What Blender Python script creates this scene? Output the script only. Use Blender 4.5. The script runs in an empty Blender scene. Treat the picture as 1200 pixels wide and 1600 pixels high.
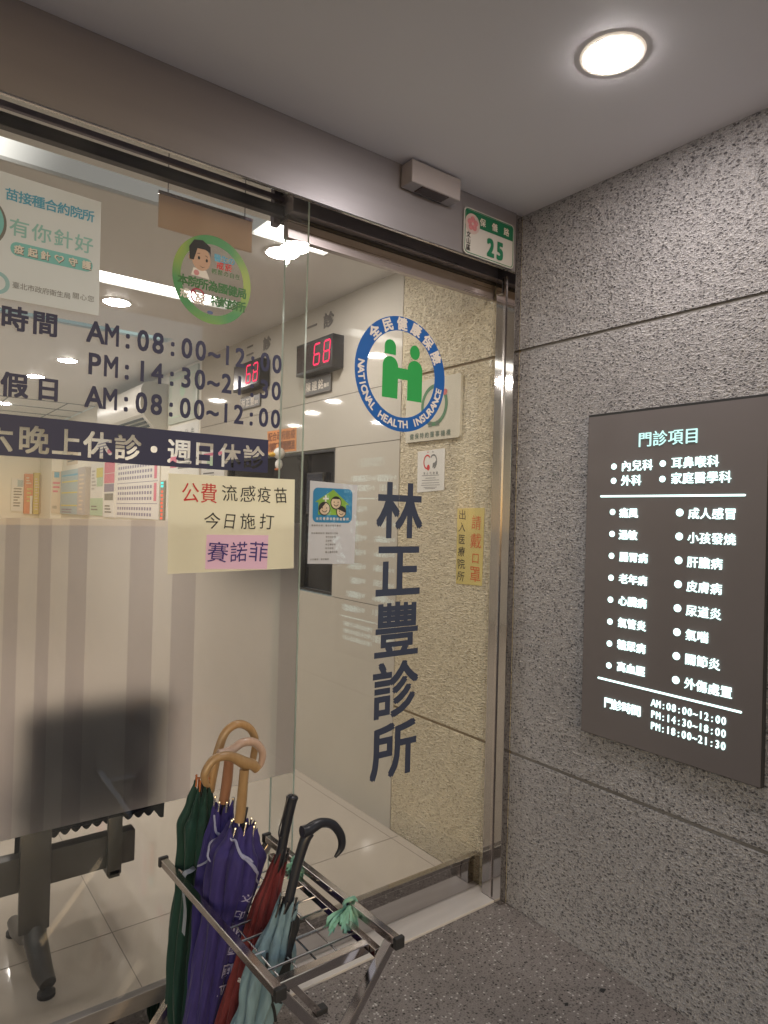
import bpy, bmesh, math, random
from mathutils import Vector, Matrix
random.seed(7)
S = bpy.context.scene
C = S.collection
PI = math.pi

# ------------------------------------------------------------------ camera, world, exposure
cd = bpy.data.cameras.new('camera'); cam = bpy.data.objects.new('camera', cd); C.objects.link(cam); S.camera = cam
_R = Vector((0.7983, -0.6017, 0.0263)); _F = Vector((0.6017, 0.7987, 0.0061)); _R = (_R - _F * _R.dot(_F)).normalized()
_F.normalize(); _U = _R.cross(_F)
cam.matrix_world = Matrix(((_R.x, _U.x, -_F.x, 0.0), (_R.y, _U.y, -_F.y, -1.7945), (_R.z, _U.z, -_F.z, 1.5), (0, 0, 0, 1)))
cd.sensor_fit = 'VERTICAL'; cd.sensor_height = 36.0; cd.lens = 36.0 * 1049.6 / 1600.0
cd.clip_start = 0.05; cd.clip_end = 500
S.view_settings.view_transform = 'Standard'; S.view_settings.look = 'None'
S.view_settings.exposure = 0.0; S.view_settings.gamma = 1.0
W = bpy.data.worlds.new('World'); S.world = W; W.use_nodes = True
wn = W.node_tree.nodes; bg = wn['Background']
sk = wn.new('ShaderNodeTexSky'); sk.sky_type = 'NISHITA'; sk.sun_disc = False
sk.sun_elevation = math.radians(14.0); sk.sun_rotation = math.radians(200)
W.node_tree.links.new(sk.outputs[0], bg.inputs[0]); bg.inputs[1].default_value = 0.15
LAMP_OUT, LAMP_IN, TROUGH = 242.0, 196.0, 3.0

XW = 1.998          # the plane of the right-hand wall, outside and inside
CEIL = 2.693        # ceiling height
YL, YD = 0.04, 0.145  # outer faces of the fixed pane and of the sliding door

# ------------------------------------------------------------------ materials
def nodes(name):
    m = bpy.data.materials.new(name); m.use_nodes = True
    nt = m.node_tree; nt.nodes.clear()
    out = nt.nodes.new('ShaderNodeOutputMaterial')
    return m, nt, out
def N(nt, kind, **kw):
    n = nt.nodes.new(kind)
    for k, v in kw.items():
        if k.startswith('i_'):
            n.inputs[k[2:].replace('_', ' ')].default_value = v
        else: setattr(n, k, v)
    return n
def rgba(c): return (c[0], c[1], c[2], 1.0)
def P(name, col, rough=0.5, metal=0.0, var=0.0, vscale=20.0, bump=0.0, bscale=200.0, spec=0.5, aniso=None, coat=0.0, sheen=0.0, rvar=0.0):
    m, nt, out = nodes(name); L = nt.links
    b = N(nt, 'ShaderNodeBsdfPrincipled'); L.new(b.outputs[0], out.inputs[0])
    b.inputs['Base Color'].default_value = rgba(col); b.inputs['Roughness'].default_value = rough
    b.inputs['Metallic'].default_value = metal; b.inputs['Specular IOR Level'].default_value = spec
    b.inputs['Coat Weight'].default_value = coat; b.inputs['Sheen Weight'].default_value = sheen
    tc = N(nt, 'ShaderNodeTexCoord')
    if var or rvar:
        mp = N(nt, 'ShaderNodeMapping'); L.new(tc.outputs['Object'], mp.inputs[0])
        if aniso: mp.inputs['Scale'].default_value = aniso
        nz = N(nt, 'ShaderNodeTexNoise'); nz.inputs['Scale'].default_value = vscale; nz.inputs['Detail'].default_value = 5
        L.new(mp.outputs[0], nz.inputs['Vector'])
        if var:
            mx = N(nt, 'ShaderNodeMix', data_type='RGBA')
            mx.inputs[6].default_value = rgba([max(0, c * (1 - var)) for c in col]); mx.inputs[7].default_value = rgba([min(1, c * (1 + var)) for c in col])
            L.new(nz.outputs[0], mx.inputs[0]); L.new(mx.outputs[2], b.inputs['Base Color'])
        if rvar:
            mr = N(nt, 'ShaderNodeMapRange'); mr.inputs['To Min'].default_value = max(0.02, rough - rvar); mr.inputs['To Max'].default_value = rough + rvar
            L.new(nz.outputs[0], mr.inputs[0]); L.new(mr.outputs[0], b.inputs['Roughness'])
    if bump:
        n2 = N(nt, 'ShaderNodeTexNoise'); n2.inputs['Scale'].default_value = bscale; n2.inputs['Detail'].default_value = 3
        if aniso:
            mp2 = N(nt, 'ShaderNodeMapping'); mp2.inputs['Scale'].default_value = aniso
            L.new(tc.outputs['Object'], mp2.inputs[0]); L.new(mp2.outputs[0], n2.inputs['Vector'])
        else: L.new(tc.outputs['Object'], n2.inputs['Vector'])
        bp = N(nt, 'ShaderNodeBump'); bp.inputs['Strength'].default_value = bump; bp.inputs['Distance'].default_value = 0.002
        L.new(n2.outputs[0], bp.inputs['Height']); L.new(bp.outputs[0], b.inputs['Normal'])
    return m
def EM(name, col, s):
    m, nt, out = nodes(name); e = N(nt, 'ShaderNodeEmission'); e.inputs[0].default_value = rgba(col); e.inputs[1].default_value = s
    nt.links.new(e.outputs[0], out.inputs[0]); return m
def GLASS(name, tint=(0.95, 0.957, 0.95), f0=0.035, rough=0.0, dust=0.0):
    m, nt, out = nodes(name); L = nt.links
    lw = N(nt, 'ShaderNodeLayerWeight'); lw.inputs[0].default_value = 0.5
    pw = N(nt, 'ShaderNodeMath', operation='POWER'); L.new(lw.outputs['Facing'], pw.inputs[0]); pw.inputs[1].default_value = 5
    ma = N(nt, 'ShaderNodeMath', operation='MULTIPLY_ADD'); L.new(pw.outputs[0], ma.inputs[0]); ma.inputs[1].default_value = 1 - f0; ma.inputs[2].default_value = f0
    t = N(nt, 'ShaderNodeBsdfTransparent'); t.inputs[0].default_value = rgba(tint)
    g = N(nt, 'ShaderNodeBsdfGlossy'); g.inputs['Roughness'].default_value = rough; g.inputs[0].default_value = (1, 1, 1, 1)
    mx = N(nt, 'ShaderNodeMixShader'); L.new(ma.outputs[0], mx.inputs[0]); L.new(t.outputs[0], mx.inputs[1]); L.new(g.outputs[0], mx.inputs[2])
    if dust:
        tc = N(nt, 'ShaderNodeTexCoord'); mp = N(nt, 'ShaderNodeMapping'); mp.inputs['Scale'].default_value = (3, 3, 1.2); mp.inputs['Rotation'].default_value = (0, .5, 0); L.new(tc.outputs['Object'], mp.inputs[0])
        nz = N(nt, 'ShaderNodeTexNoise'); nz.inputs['Scale'].default_value = 2.3; nz.inputs['Detail'].default_value = 8; nz.inputs['Roughness'].default_value = .65; L.new(mp.outputs[0], nz.inputs['Vector'])
        mr = N(nt, 'ShaderNodeMapRange'); L.new(nz.outputs[0], mr.inputs[0]); mr.inputs['From Min'].default_value = .42; mr.inputs['From Max'].default_value = .75; mr.inputs['To Min'].default_value = 0; mr.inputs['To Max'].default_value = dust
        df = N(nt, 'ShaderNodeBsdfDiffuse'); df.inputs[0].default_value = (.8, .8, .8, 1); m2 = N(nt, 'ShaderNodeMixShader'); L.new(mr.outputs[0], m2.inputs[0]); L.new(mx.outputs[0], m2.inputs[1]); L.new(df.outputs[0], m2.inputs[2]); mx = m2
    L.new(mx.outputs[0], out.inputs[0]); return m
def PEBBLE(name, base, dark, light, scale, frac, squash=(1, 1, 1), bump=0.6, rough=0.75, dirt=0.15, contrast=1.0, dist=0.006, chips=.955):
    """washed pebble dash: pale cement with small dark stones and pits"""
    m, nt, out = nodes(name); L = nt.links
    b = N(nt, 'ShaderNodeBsdfPrincipled'); L.new(b.outputs[0], out.inputs[0]); b.inputs['Roughness'].default_value = rough
    b.inputs['Specular IOR Level'].default_value = 0.35
    tc = N(nt, 'ShaderNodeTexCoord'); mp = N(nt, 'ShaderNodeMapping'); mp.inputs['Scale'].default_value = squash
    L.new(tc.outputs['Object'], mp.inputs[0])
    wob = N(nt, 'ShaderNodeTexNoise'); wob.inputs['Scale'].default_value = scale * 0.9; wob.inputs['Detail'].default_value = 2
    L.new(mp.outputs[0], wob.inputs['Vector'])
    sub = N(nt, 'ShaderNodeVectorMath', operation='SUBTRACT'); L.new(wob.outputs['Color'], sub.inputs[0]); sub.inputs[1].default_value = (.5, .5, .5)
    scl = N(nt, 'ShaderNodeVectorMath', operation='SCALE'); L.new(sub.outputs[0], scl.inputs[0]); scl.inputs['Scale'].default_value = 0.75 / scale
    add = N(nt, 'ShaderNodeVectorMath', operation='ADD'); L.new(mp.outputs[0], add.inputs[0]); L.new(scl.outputs[0], add.inputs[1])
    v = N(nt, 'ShaderNodeTexVoronoi'); v.inputs['Scale'].default_value = scale; L.new(add.outputs[0], v.inputs['Vector'])
    sp = N(nt, 'ShaderNodeSeparateColor'); L.new(v.outputs['Color'], sp.inputs[0])
    lt = N(nt, 'ShaderNodeMath', operation='LESS_THAN'); L.new(sp.outputs[0], lt.inputs[0]); lt.inputs[1].default_value = frac
    ds = N(nt, 'ShaderNodeMapRange'); L.new(v.outputs['Distance'], ds.inputs[0]); ds.inputs['From Min'].default_value = 0.26; ds.inputs['From Max'].default_value = 0.50
    ds.inputs['To Min'].default_value = 1; ds.inputs['To Max'].default_value = 0
    mk = N(nt, 'ShaderNodeMath', operation='MULTIPLY'); L.new(lt.outputs[0], mk.inputs[0]); L.new(ds.outputs[0], mk.inputs[1])
    mk2 = N(nt, 'ShaderNodeMath', operation='MULTIPLY'); L.new(mk.outputs[0], mk2.inputs[0])
    mr2 = N(nt, 'ShaderNodeMapRange'); L.new(sp.outputs[1], mr2.inputs[0]); mr2.inputs['To Min'].default_value = 0.28 * contrast; mr2.inputs['To Max'].default_value = 1.0 * contrast
    L.new(mr2.outputs[0], mk2.inputs[1])
    # pale grain and the odd bright chip
    gt = N(nt, 'ShaderNodeMath', operation='GREATER_THAN'); L.new(sp.outputs[0], gt.inputs[0]); gt.inputs[1].default_value = chips
    lk = N(nt, 'ShaderNodeMath', operation='MULTIPLY'); L.new(gt.outputs[0], lk.inputs[0]); L.new(ds.outputs[0], lk.inputs[1])
    nz = N(nt, 'ShaderNodeTexNoise'); nz.inputs['Scale'].default_value = 1.5; nz.inputs['Detail'].default_value = 7; nz.inputs['Roughness'].default_value = .6; L.new(tc.outputs['Object'], nz.inputs['Vector'])
    c0 = N(nt, 'ShaderNodeMix', data_type='RGBA'); c0.inputs[6].default_value = rgba([c * (1 - dirt) for c in base]); c0.inputs[7].default_value = rgba([c * (1 + dirt) for c in base])
    L.new(nz.outputs[0], c0.inputs[0])
    fn = N(nt, 'ShaderNodeTexNoise'); fn.inputs['Scale'].default_value = scale * 2.2; fn.inputs['Detail'].default_value = 3; L.new(tc.outputs['Object'], fn.inputs['Vector'])
    c1 = N(nt, 'ShaderNodeMix', data_type='RGBA', blend_type='OVERLAY'); c1.inputs[0].default_value = 0.65; L.new(c0.outputs[2], c1.inputs[6]); L.new(fn.outputs[0], c1.inputs[7])
    c2 = N(nt, 'ShaderNodeMix', data_type='RGBA'); L.new(lk.outputs[0], c2.inputs[0]); L.new(c1.outputs[2], c2.inputs[6]); c2.inputs[7].default_value = rgba(light)
    c3 = N(nt, 'ShaderNodeMix', data_type='RGBA'); L.new(mk2.outputs[0], c3.inputs[0]); L.new(c2.outputs[2], c3.inputs[6]); c3.inputs[7].default_value = rgba(dark)
    L.new(c3.outputs[2], b.inputs['Base Color'])
    hs = N(nt, 'ShaderNodeMath', operation='SUBTRACT'); L.new(fn.outputs[0], hs.inputs[0]); L.new(mk.outputs[0], hs.inputs[1])
    h2 = N(nt, 'ShaderNodeMath', operation='SUBTRACT'); L.new(hs.outputs[0], h2.inputs[0]); L.new(v.outputs['Distance'], h2.inputs[1])
    bp = N(nt, 'ShaderNodeBump'); bp.inputs['Strength'].default_value = bump; bp.inputs['Distance'].default_value = dist
    L.new(h2.outputs[0], bp.inputs['Height']); L.new(bp.outputs[0], b.inputs['Normal'])
    return m
def FILM(name, diff, mixd, rough, tint):
    """frosted window film: part scatter, part blurred view"""
    m, nt, out = nodes(name); L = nt.links
    d = N(nt, 'ShaderNodeBsdfDiffuse'); d.inputs[0].default_value = rgba(diff)
    t = N(nt, 'ShaderNodeBsdfTranslucent'); t.inputs[0].default_value = rgba(diff)
    m1 = N(nt, 'ShaderNodeMixShader'); m1.inputs[0].default_value = 0.6; L.new(d.outputs[0], m1.inputs[1]); L.new(t.outputs[0], m1.inputs[2])
    r = N(nt, 'ShaderNodeBsdfRefraction'); r.inputs['IOR'].default_value = 1.25; r.inputs['Roughness'].default_value = rough; r.inputs[0].default_value = rgba(tint)
    m2 = N(nt, 'ShaderNodeMixShader'); m2.inputs[0].default_value = mixd; L.new(m1.outputs[0], m2.inputs[1]); L.new(r.outputs[0], m2.inputs[2])
    L.new(m2.outputs[0], out.inputs[0]); return m

def SHEET(name, col, share=.4):
    """thin paper that lets some light through from behind"""
    m, nt, out = nodes(name); L = nt.links
    d = N(nt, 'ShaderNodeBsdfDiffuse'); t = N(nt, 'ShaderNodeBsdfTranslucent'); mx = N(nt, 'ShaderNodeMixShader'); mx.inputs[0].default_value = share
    tc = N(nt, 'ShaderNodeTexCoord'); nz = N(nt, 'ShaderNodeTexNoise'); nz.inputs['Scale'].default_value = 6; nz.inputs['Detail'].default_value = 5; L.new(tc.outputs['Object'], nz.inputs['Vector'])
    c = N(nt, 'ShaderNodeMix', data_type='RGBA'); c.inputs[6].default_value = rgba([x * .93 for x in col]); c.inputs[7].default_value = rgba([min(1, x * 1.06) for x in col]); L.new(nz.outputs[0], c.inputs[0])
    for n in (d, t): L.new(c.outputs[2], n.inputs[0])
    L.new(d.outputs[0], mx.inputs[1]); L.new(t.outputs[0], mx.inputs[2]); L.new(mx.outputs[0], out.inputs[0]); return m
M = {}
M['wall'] = PEBBLE('washed_pebble_wall', (0.425, 0.412, 0.422), (0.042, 0.040, 0.046), (0.54, 0.52, 0.52), 116, 0.80, (1, 0.74, 1.2), 1.0, contrast=.86, dirt=.24, dist=.008)
M['tan'] = PEBBLE('cream_pebble_wall', (0.80, 0.70, 0.52), (0.42, 0.33, 0.21), (0.82, 0.73, 0.56), 88, 0.74, (1, 0.72, 1.5), 1.0, contrast=0.8, dist=.012)
M['pave'] = PEBBLE('pebble_pavement', (0.225, 0.20, 0.19), (0.014, 0.012, 0.012), (0.55, 0.52, 0.50), 112, 0.62, (1, 1, 1), 0.6, dirt=0.3, rough=0.6, chips=.90)
M['joint'] = P('joint_mortar', (0.20, 0.19, 0.185), 0.8, var=.3, vscale=8)
M['tanjoint'] = P('tan_joint_mortar', (0.26, 0.20, 0.13), 0.8, var=.3, vscale=8)
M['ceil'] = P('painted_ceiling_board', (0.80, 0.775, 0.815), 0.55, var=.05, vscale=1.2, bump=.05, bscale=60)
M['iceil'] = P('interior_ceiling_paint', (0.72, 0.70, 0.68), 0.5, var=.03, vscale=1.5)
M['iwall'] = P('cream_interior_paint', (0.74, 0.70, 0.62), 0.6, var=.04, vscale=2)
M['panel'] = P('lacquered_wall_panel', (0.51, 0.475, 0.42), 0.05, var=.03, vscale=2, spec=.3)
M['gap'] = P('dark_gap', (0.05, 0.045, 0.04), 0.8)
M['tile'] = P('polished_porcelain_tile', (0.51, 0.45, 0.385), 0.05, var=.06, vscale=3, rvar=.02)
M['grout'] = P('tile_grout', (0.22, 0.19, 0.16), 0.7)
M['fascia'] = P('brushed_bronze_steel', (0.34, 0.325, 0.345), 0.38, 0.6, var=.10, vscale=3, bump=.06, bscale=120, aniso=(.15, 1, 6), rvar=.06)
M['steel'] = P('polished_stainless_steel', (0.50, 0.48, 0.47), 0.06, 1.0, var=.08, vscale=6, rvar=.03)
M['header'] = P('streaked_dark_steel', (0.42, 0.37, 0.37), 0.3, 0.6, var=.3, vscale=5, aniso=(.3, 3, 9), rvar=.12)
M['steel2'] = P('worn_stainless_steel', (0.54, 0.50, 0.49), 0.15, 1.0, var=.15, vscale=9, rvar=.1)
M['darksteel'] = P('dark_track_metal', (0.035, 0.035, 0.04), 0.35, 0.4)
M['greysteel'] = P('anodised_grey_bar', (0.15, 0.13, 0.17), 0.35, 0.7)
M['sill'] = P('scuffed_aluminium_sill', (0.74, 0.70, 0.67), 0.4, 0.25, var=.18, vscale=7, aniso=(.4, 4, 4), rvar=.1)
M['glass'] = GLASS('clear_plate_glass', dust=.03); M['edge'] = P('green_glass_edge', (0.50, 0.62, 0.58), 0.15)
M['vinyl'] = P('navy_vinyl', (0.030, 0.032, 0.085), 0.45)
M['vinyl2'] = P('slate_navy_vinyl', (0.035, 0.045, 0.085), 0.45)
M['blue'] = P('blue_vinyl', (0.010, 0.105, 0.40), 0.4); M['green'] = P('green_vinyl', (0.025, 0.33, 0.08), 0.4)
M['cream'] = P('cream_lettering', (0.66, 0.60, 0.53), 0.6)
M['white'] = P('white_plastic', (0.74, 0.73, 0.71), 0.4); M['paper'] = P('white_paper', (0.70, 0.68, 0.65), 0.7, var=.04, vscale=6)
M['poster'] = SHEET('translucent_poster_paper', (0.66, 0.70, 0.72), .5)
M['yellowp'] = SHEET('pale_yellow_card', (0.86, 0.83, 0.66))
M['pinkp'] = SHEET('pink_paper', (0.84, 0.58, 0.78), .2); M['red'] = P('red_ink', (0.55, 0.03, 0.03), 0.6); M['black'] = P('black_ink', (0.018, 0.018, 0.02), 0.6)
M['purpleink'] = P('purple_ink', (0.05, 0.03, 0.20), 0.6)
M['teal'] = P('teal_print', (0.20, 0.52, 0.55), 0.6); M['skyblue'] = P('sky_blue_print', (0.10, 0.36, 0.55), 0.6); M['greytext'] = P('grey_print', (0.18, 0.18, 0.18), 0.6)
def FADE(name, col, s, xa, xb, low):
    """slot diffuser with light falloff painted into its emission: bright to xa, dying away towards xb, bright again past 1.2"""
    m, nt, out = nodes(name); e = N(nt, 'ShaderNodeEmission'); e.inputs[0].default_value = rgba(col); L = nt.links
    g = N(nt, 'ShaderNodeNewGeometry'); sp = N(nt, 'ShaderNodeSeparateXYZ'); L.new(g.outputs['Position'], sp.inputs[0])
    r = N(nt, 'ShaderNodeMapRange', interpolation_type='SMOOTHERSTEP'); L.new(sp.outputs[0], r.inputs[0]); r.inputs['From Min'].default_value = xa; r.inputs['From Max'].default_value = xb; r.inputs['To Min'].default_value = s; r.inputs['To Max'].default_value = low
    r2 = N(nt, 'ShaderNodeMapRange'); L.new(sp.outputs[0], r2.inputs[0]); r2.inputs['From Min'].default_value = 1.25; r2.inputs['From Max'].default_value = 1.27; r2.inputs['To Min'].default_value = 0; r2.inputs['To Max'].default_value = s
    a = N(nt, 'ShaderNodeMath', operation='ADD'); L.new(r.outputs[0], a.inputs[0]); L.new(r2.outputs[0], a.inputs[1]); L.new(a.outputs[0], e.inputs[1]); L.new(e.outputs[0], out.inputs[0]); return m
M['trough_fade'] = FADE('painted_fade_diffuser', (1.0, 0.96, 0.88), TROUGH * 1.6, -.15, .55, .26)  # fade along the slot is painted into the emission
M['rim'] = P('acrylic_rim_painted_glow', (.7, .66, .6), .4); _b = M['rim'].node_tree.nodes['Principled BSDF']; _b.inputs['Emission Color'].default_value = (1, .84, .68, 1); _b.inputs['Emission Strength'].default_value = .5  # trim given a weak painted glow in place of light from the lamp
M['rail'] = P('brushed_steel_rail', (.27, .25, .24), .32, .5, var=.2, vscale=6, aniso=(.3, 3, 8))
M['lampglow'] = EM('lamp_diffuser_outside', (1.0, 0.925, 0.885), LAMP_OUT); M['lampin'] = EM('lamp_diffuser_inside', (1.0, 0.925, 0.86), LAMP_IN)
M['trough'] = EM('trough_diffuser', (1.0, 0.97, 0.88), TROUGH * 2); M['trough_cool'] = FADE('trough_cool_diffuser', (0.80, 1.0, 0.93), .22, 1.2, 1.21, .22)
M['signtext'] = EM('lit_sign_lettering', (0.72, 1.0, 0.95), 2.5); M['signtitle'] = EM('dim_lit_sign_lettering', (0.62, 0.98, 0.93), 1.25)
M['signface'] = P('smoky_acrylic_face', (0.15, 0.135, 0.138), 0.28, spec=.5); M['signside'] = P('sign_housing', (0.02, 0.02, 0.022), 0.5)
M['led'] = EM('red_led', (1.0, 0.045, 0.13), 1.6); M['ledbox'] = P('black_led_case', (0.02, 0.02, 0.022), 0.35); M['ledface'] = P('smoked_led_window', (0.045, 0.03, 0.03), 0.2)
M['brown'] = SHEET('brown_plastic_sheet', (0.66, 0.55, 0.47), .6)
M['rubber'] = P('black_rubber', (0.02, 0.02, 0.022), 0.6); M['blackplastic'] = P('black_umbrella_plastic', (0.018, 0.019, 0.026), 0.38)
M['dark'] = P('dark_bench_metal', (0.07, 0.066, 0.064), 0.4, .2, var=.2, vscale=8); M['seat'] = P('dark_blue_seat_plastic', (0.020, 0.024, 0.034), 0.5)
def WOOD(name, a, b2):
    m, nt, out = nodes(name); L = nt.links
    b = N(nt, 'ShaderNodeBsdfPrincipled'); L.new(b.outputs[0], out.inputs[0]); b.inputs['Roughness'].default_value = .32; b.inputs['Coat Weight'].default_value = .3
    tc = N(nt, 'ShaderNodeTexCoord'); mp = N(nt, 'ShaderNodeMapping'); mp.inputs['Scale'].default_value = (1, 1, .25); L.new(tc.outputs['Object'], mp.inputs[0])
    nz = N(nt, 'ShaderNodeTexNoise'); nz.inputs['Scale'].default_value = 90; nz.inputs['Detail'].default_value = 6; L.new(mp.outputs[0], nz.inputs['Vector'])
    mx = N(nt, 'ShaderNodeMix', data_type='RGBA'); mx.inputs[6].default_value = rgba(a); mx.inputs[7].default_value = rgba(b2); L.new(nz.outputs[0], mx.inputs[0]); L.new(mx.outputs[2], b.inputs['Base Color'])
    return m
M['bamboo'] = WOOD('bamboo_wood', (0.30, 0.16, 0.065), (0.50, 0.32, 0.15)); M['palewood'] = WOOD('pinkish_wood', (0.42, 0.25, 0.17), (0.60, 0.45, 0.36)); M['oak'] = WOOD('varnished_wood', (0.26, 0.15, 0.065), (0.44, 0.28, 0.13))
M['redwood'] = WOOD('reddish_wood', (0.24, 0.10, 0.05), (0.36, 0.18, 0.10))
def CLOTH(n, c): return P(n, c, 0.68, var=.45, vscale=14, bump=.7, bscale=26, sheen=.1, spec=.3, aniso=(5, 5, 1.1))
M['gcloth'] = CLOTH('dark_green_nylon', (0.009, 0.042, 0.032)); M['pcloth'] = CLOTH('violet_nylon', (0.036, 0.026, 0.16)); M['pcloth2'] = CLOTH('deep_violet_nylon', (0.034, 0.024, 0.135))
M['rcloth'] = CLOTH('dark_red_nylon', (0.16, 0.022, 0.022)); M['tcloth'] = CLOTH('pale_blue_nylon', (0.17, 0.26, 0.30)); M['kcloth'] = CLOTH('black_nylon', (0.014, 0.015, 0.018))
M['silver'] = P('silver_piping', (0.32, 0.33, 0.48), 0.4); M['tip'] = P('chrome_rib_tip', (0.6, 0.6, 0.62), 0.2, 1); M['orangetip'] = P('orange_rib_tip', (0.42, 0.12, 0.03), 0.4)
M['strap'] = P('grey_nylon_strap', (0.26, 0.29, 0.35), 0.5); M['ribbon'] = P('mint_plastic_ribbon', (0.22, 0.46, 0.35), 0.35, var=.3, vscale=60)

# ------------------------------------------------------------------ mesh helpers
class MB:
    def __init__(s): s.bm = bmesh.new()
    def box(s, x0, x1, y0, y1, z0, z1, bev=0.0, mi=0):
        vs = [s.bm.verts.new((x, y, z)) for x in (x0, x1) for y in (y0, y1) for z in (z0, z1)]
        fs = []
        for q in ((0, 1, 3, 2), (4, 6, 7, 5), (0, 4, 5, 1), (2, 3, 7, 6), (0, 2, 6, 4), (1, 5, 7, 3)):
            f = s.bm.faces.new([vs[i] for i in q]); f.material_index = mi; fs.append(f)
        if bev:
            es = list({e for f in fs for e in f.edges})
            r = bmesh.ops.bevel(s.bm, geom=es, offset=bev, segments=2, affect='EDGES', profile=0.5)
            for f in r['faces']: f.material_index = mi
        return s
    def obox(s, a, b, w, h, up=(0, 0, 1), bev=0.0, mi=0):
        """bar with a w x h section from a to b"""
        a, b = Vector(a), Vector(b); d = (b - a).normalized(); up = Vector(up)
        side = d.cross(up).normalized(); u2 = side.cross(d)
        vs = [s.bm.verts.new(p + side * (sx * w / 2) + u2 * (sz * h / 2)) for p in (a, b) for sx in (-1, 1) for sz in (-1, 1)]
        fs = []
        for q in ((0, 1, 3, 2), (4, 6, 7, 5), (0, 4, 5, 1), (2, 3, 7, 6), (0, 2, 6, 4), (1, 5, 7, 3)):
            f = s.bm.faces.new([vs[i] for i in q]); f.material_index = mi; fs.append(f)
        if bev:
            es = list({e for f in fs for e in f.edges})
            for f in bmesh.ops.bevel(s.bm, geom=es, offset=bev, segments=2, affect='EDGES', profile=0.5)['faces']: f.material_index = mi
        return s
    def tube(s, pts, r, n=10, mi=0, cap=True):
        pts = [Vector(p) for p in pts]; k = len(pts); rs = r if isinstance(r, (list, tuple)) else [r] * k
        t0 = (pts[1] - pts[0]).normalized(); nrm = t0.orthogonal().normalized(); rings = []
        for i, p in enumerate(pts):
            t = (pts[min(i + 1, k - 1)] - pts[max(i - 1, 0)]).normalized()
            nrm = (nrm - t * nrm.dot(t)).normalized(); bn = t.cross(nrm)
            rings.append([s.bm.verts.new(p + (nrm * math.cos(2 * PI * j / n) + bn * math.sin(2 * PI * j / n)) * rs[i]) for j in range(n)])
        for i in range(k - 1):
            for j in range(n):
                f = s.bm.faces.new((rings[i][j], rings[i][(j + 1) % n], rings[i + 1][(j + 1) % n], rings[i + 1][j])); f.material_index = mi
        if cap:
            f = s.bm.faces.new(rings[0][::-1]); f.material_index = mi; f = s.bm.faces.new(rings[-1]); f.material_index = mi
        return s
    def poly(s, pts, mi=0):
        f = s.bm.faces.new([s.bm.verts.new(p) for p in pts]); f.material_index = mi; return s
    def prism(s, pts, d, mi=0):
        d = Vector(d); a = [s.bm.verts.new(p) for p in pts]; b = [s.bm.verts.new(Vector(p) + d) for p in pts]
        fs = [s.bm.faces.new(a), s.bm.faces.new(b[::-1])]
        for i in range(len(pts)): fs.append(s.bm.faces.new((a[i], b[i], b[(i + 1) % len(pts)], a[(i + 1) % len(pts)])))
        for f in fs: f.material_index = mi
        return s
    def mesh(s, vs, fs, mi=0):
        b = [s.bm.verts.new(v) for v in vs]
        for f in fs:
            try:
                g = s.bm.faces.new([b[i] for i in f]); g.material_index = mi
            except ValueError: pass
        return s
    def build(s, name, mat, parent=None, smooth=False, angle=35, recalc=True, base=None):
        if recalc: bmesh.ops.recalc_face_normals(s.bm, faces=s.bm.faces)
        me = bpy.data.meshes.new(name); s.bm.to_mesh(me); s.bm.free()
        for m in (mat if isinstance(mat, list) else [mat]): me.materials.append(M[m] if isinstance(m, str) else m)
        o = bpy.data.objects.new(name, me); C.objects.link(o)
        if smooth:
            for p in me.polygons: p.use_smooth = True
            me.set_sharp_from_angle(angle=math.radians(angle))
        off = Vector((0, 0, 0))
        if parent is not None:
            o.parent = parent; q = parent
            while q: off += q.location; q = q.parent
        else:
            vs = [v.co for v in me.vertices]
            off = Vector(base) if base else Vector(((min(v.x for v in vs) + max(v.x for v in vs)) / 2, (min(v.y for v in vs) + max(v.y for v in vs)) / 2, min(v.z for v in vs)))
            o.location = off
        me.transform(Matrix.Translation(-off)); return o
def tag(o, label, cat, group=None, kind=None):
    o['label'] = label; o['category'] = cat
    if group: o['group'] = group
    if kind: o['kind'] = kind
    return o
def thing(name, label, cat, loc, group=None):
    o = bpy.data.objects.new(name, None); C.objects.link(o); o.location = loc; o.empty_display_size = .1
    return tag(o, label, cat, group, 'thing')
def structure(o): o['kind'] = 'structure'; return o

# frames for flat work: origin, right, up, towards the viewer
class FR:
    def __init__(s, o, u, v): s.o, s.u, s.v = Vector(o), Vector(u).normalized(), Vector(v).normalized(); s.n = s.u.cross(s.v)
    def p(s, x, y, d=0.0): return s.o + s.u * x + s.v * y + s.n * d
def front(y): return FR((0, y, 0), (1, 0, 0), (0, 0, 1))            # looking towards +y: x right, z up
def side(x): return FR((x, 0, 0), (0, -1, 0), (0, 0, 1))            # looking towards +x: coordinate is -y
def rrect(x0, x1, y0, y1, r, n=5):
    out = []
    for cx, cy, a in ((x1 - r, y1 - r, 0), (x0 + r, y1 - r, 90), (x0 + r, y0 + r, 180), (x1 - r, y0 + r, 270)):
        for i in range(n + 1):
            t = math.radians(a + 90 * i / n); out.append((cx + r * math.cos(t), cy + r * math.sin(t)))
    return out
def ell(cx, cy, rx, ry=None, n=40, a0=0, a1=360):
    ry = ry or rx; full = abs(a1 - a0) >= 360
    return [(cx + rx * math.cos(math.radians(a0 + (a1 - a0) * i / (n if full else n - 1))), cy + ry * math.sin(math.radians(a0 + (a1 - a0) * i / (n if full else n - 1)))) for i in range(n)]
def flat(mb, fr, pts, d=0.0, mi=0): mb.poly([fr.p(x, y, d) for x, y in pts], mi)
def slab(mb, fr, pts, d0, d1, mi=0): mb.prism([fr.p(x, y, d0) for x, y in pts], fr.n * (d1 - d0), mi)
def rect(x0, x1, y0, y1): return [(x0, y0), (x1, y0), (x1, y1), (x0, y1)]
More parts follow.
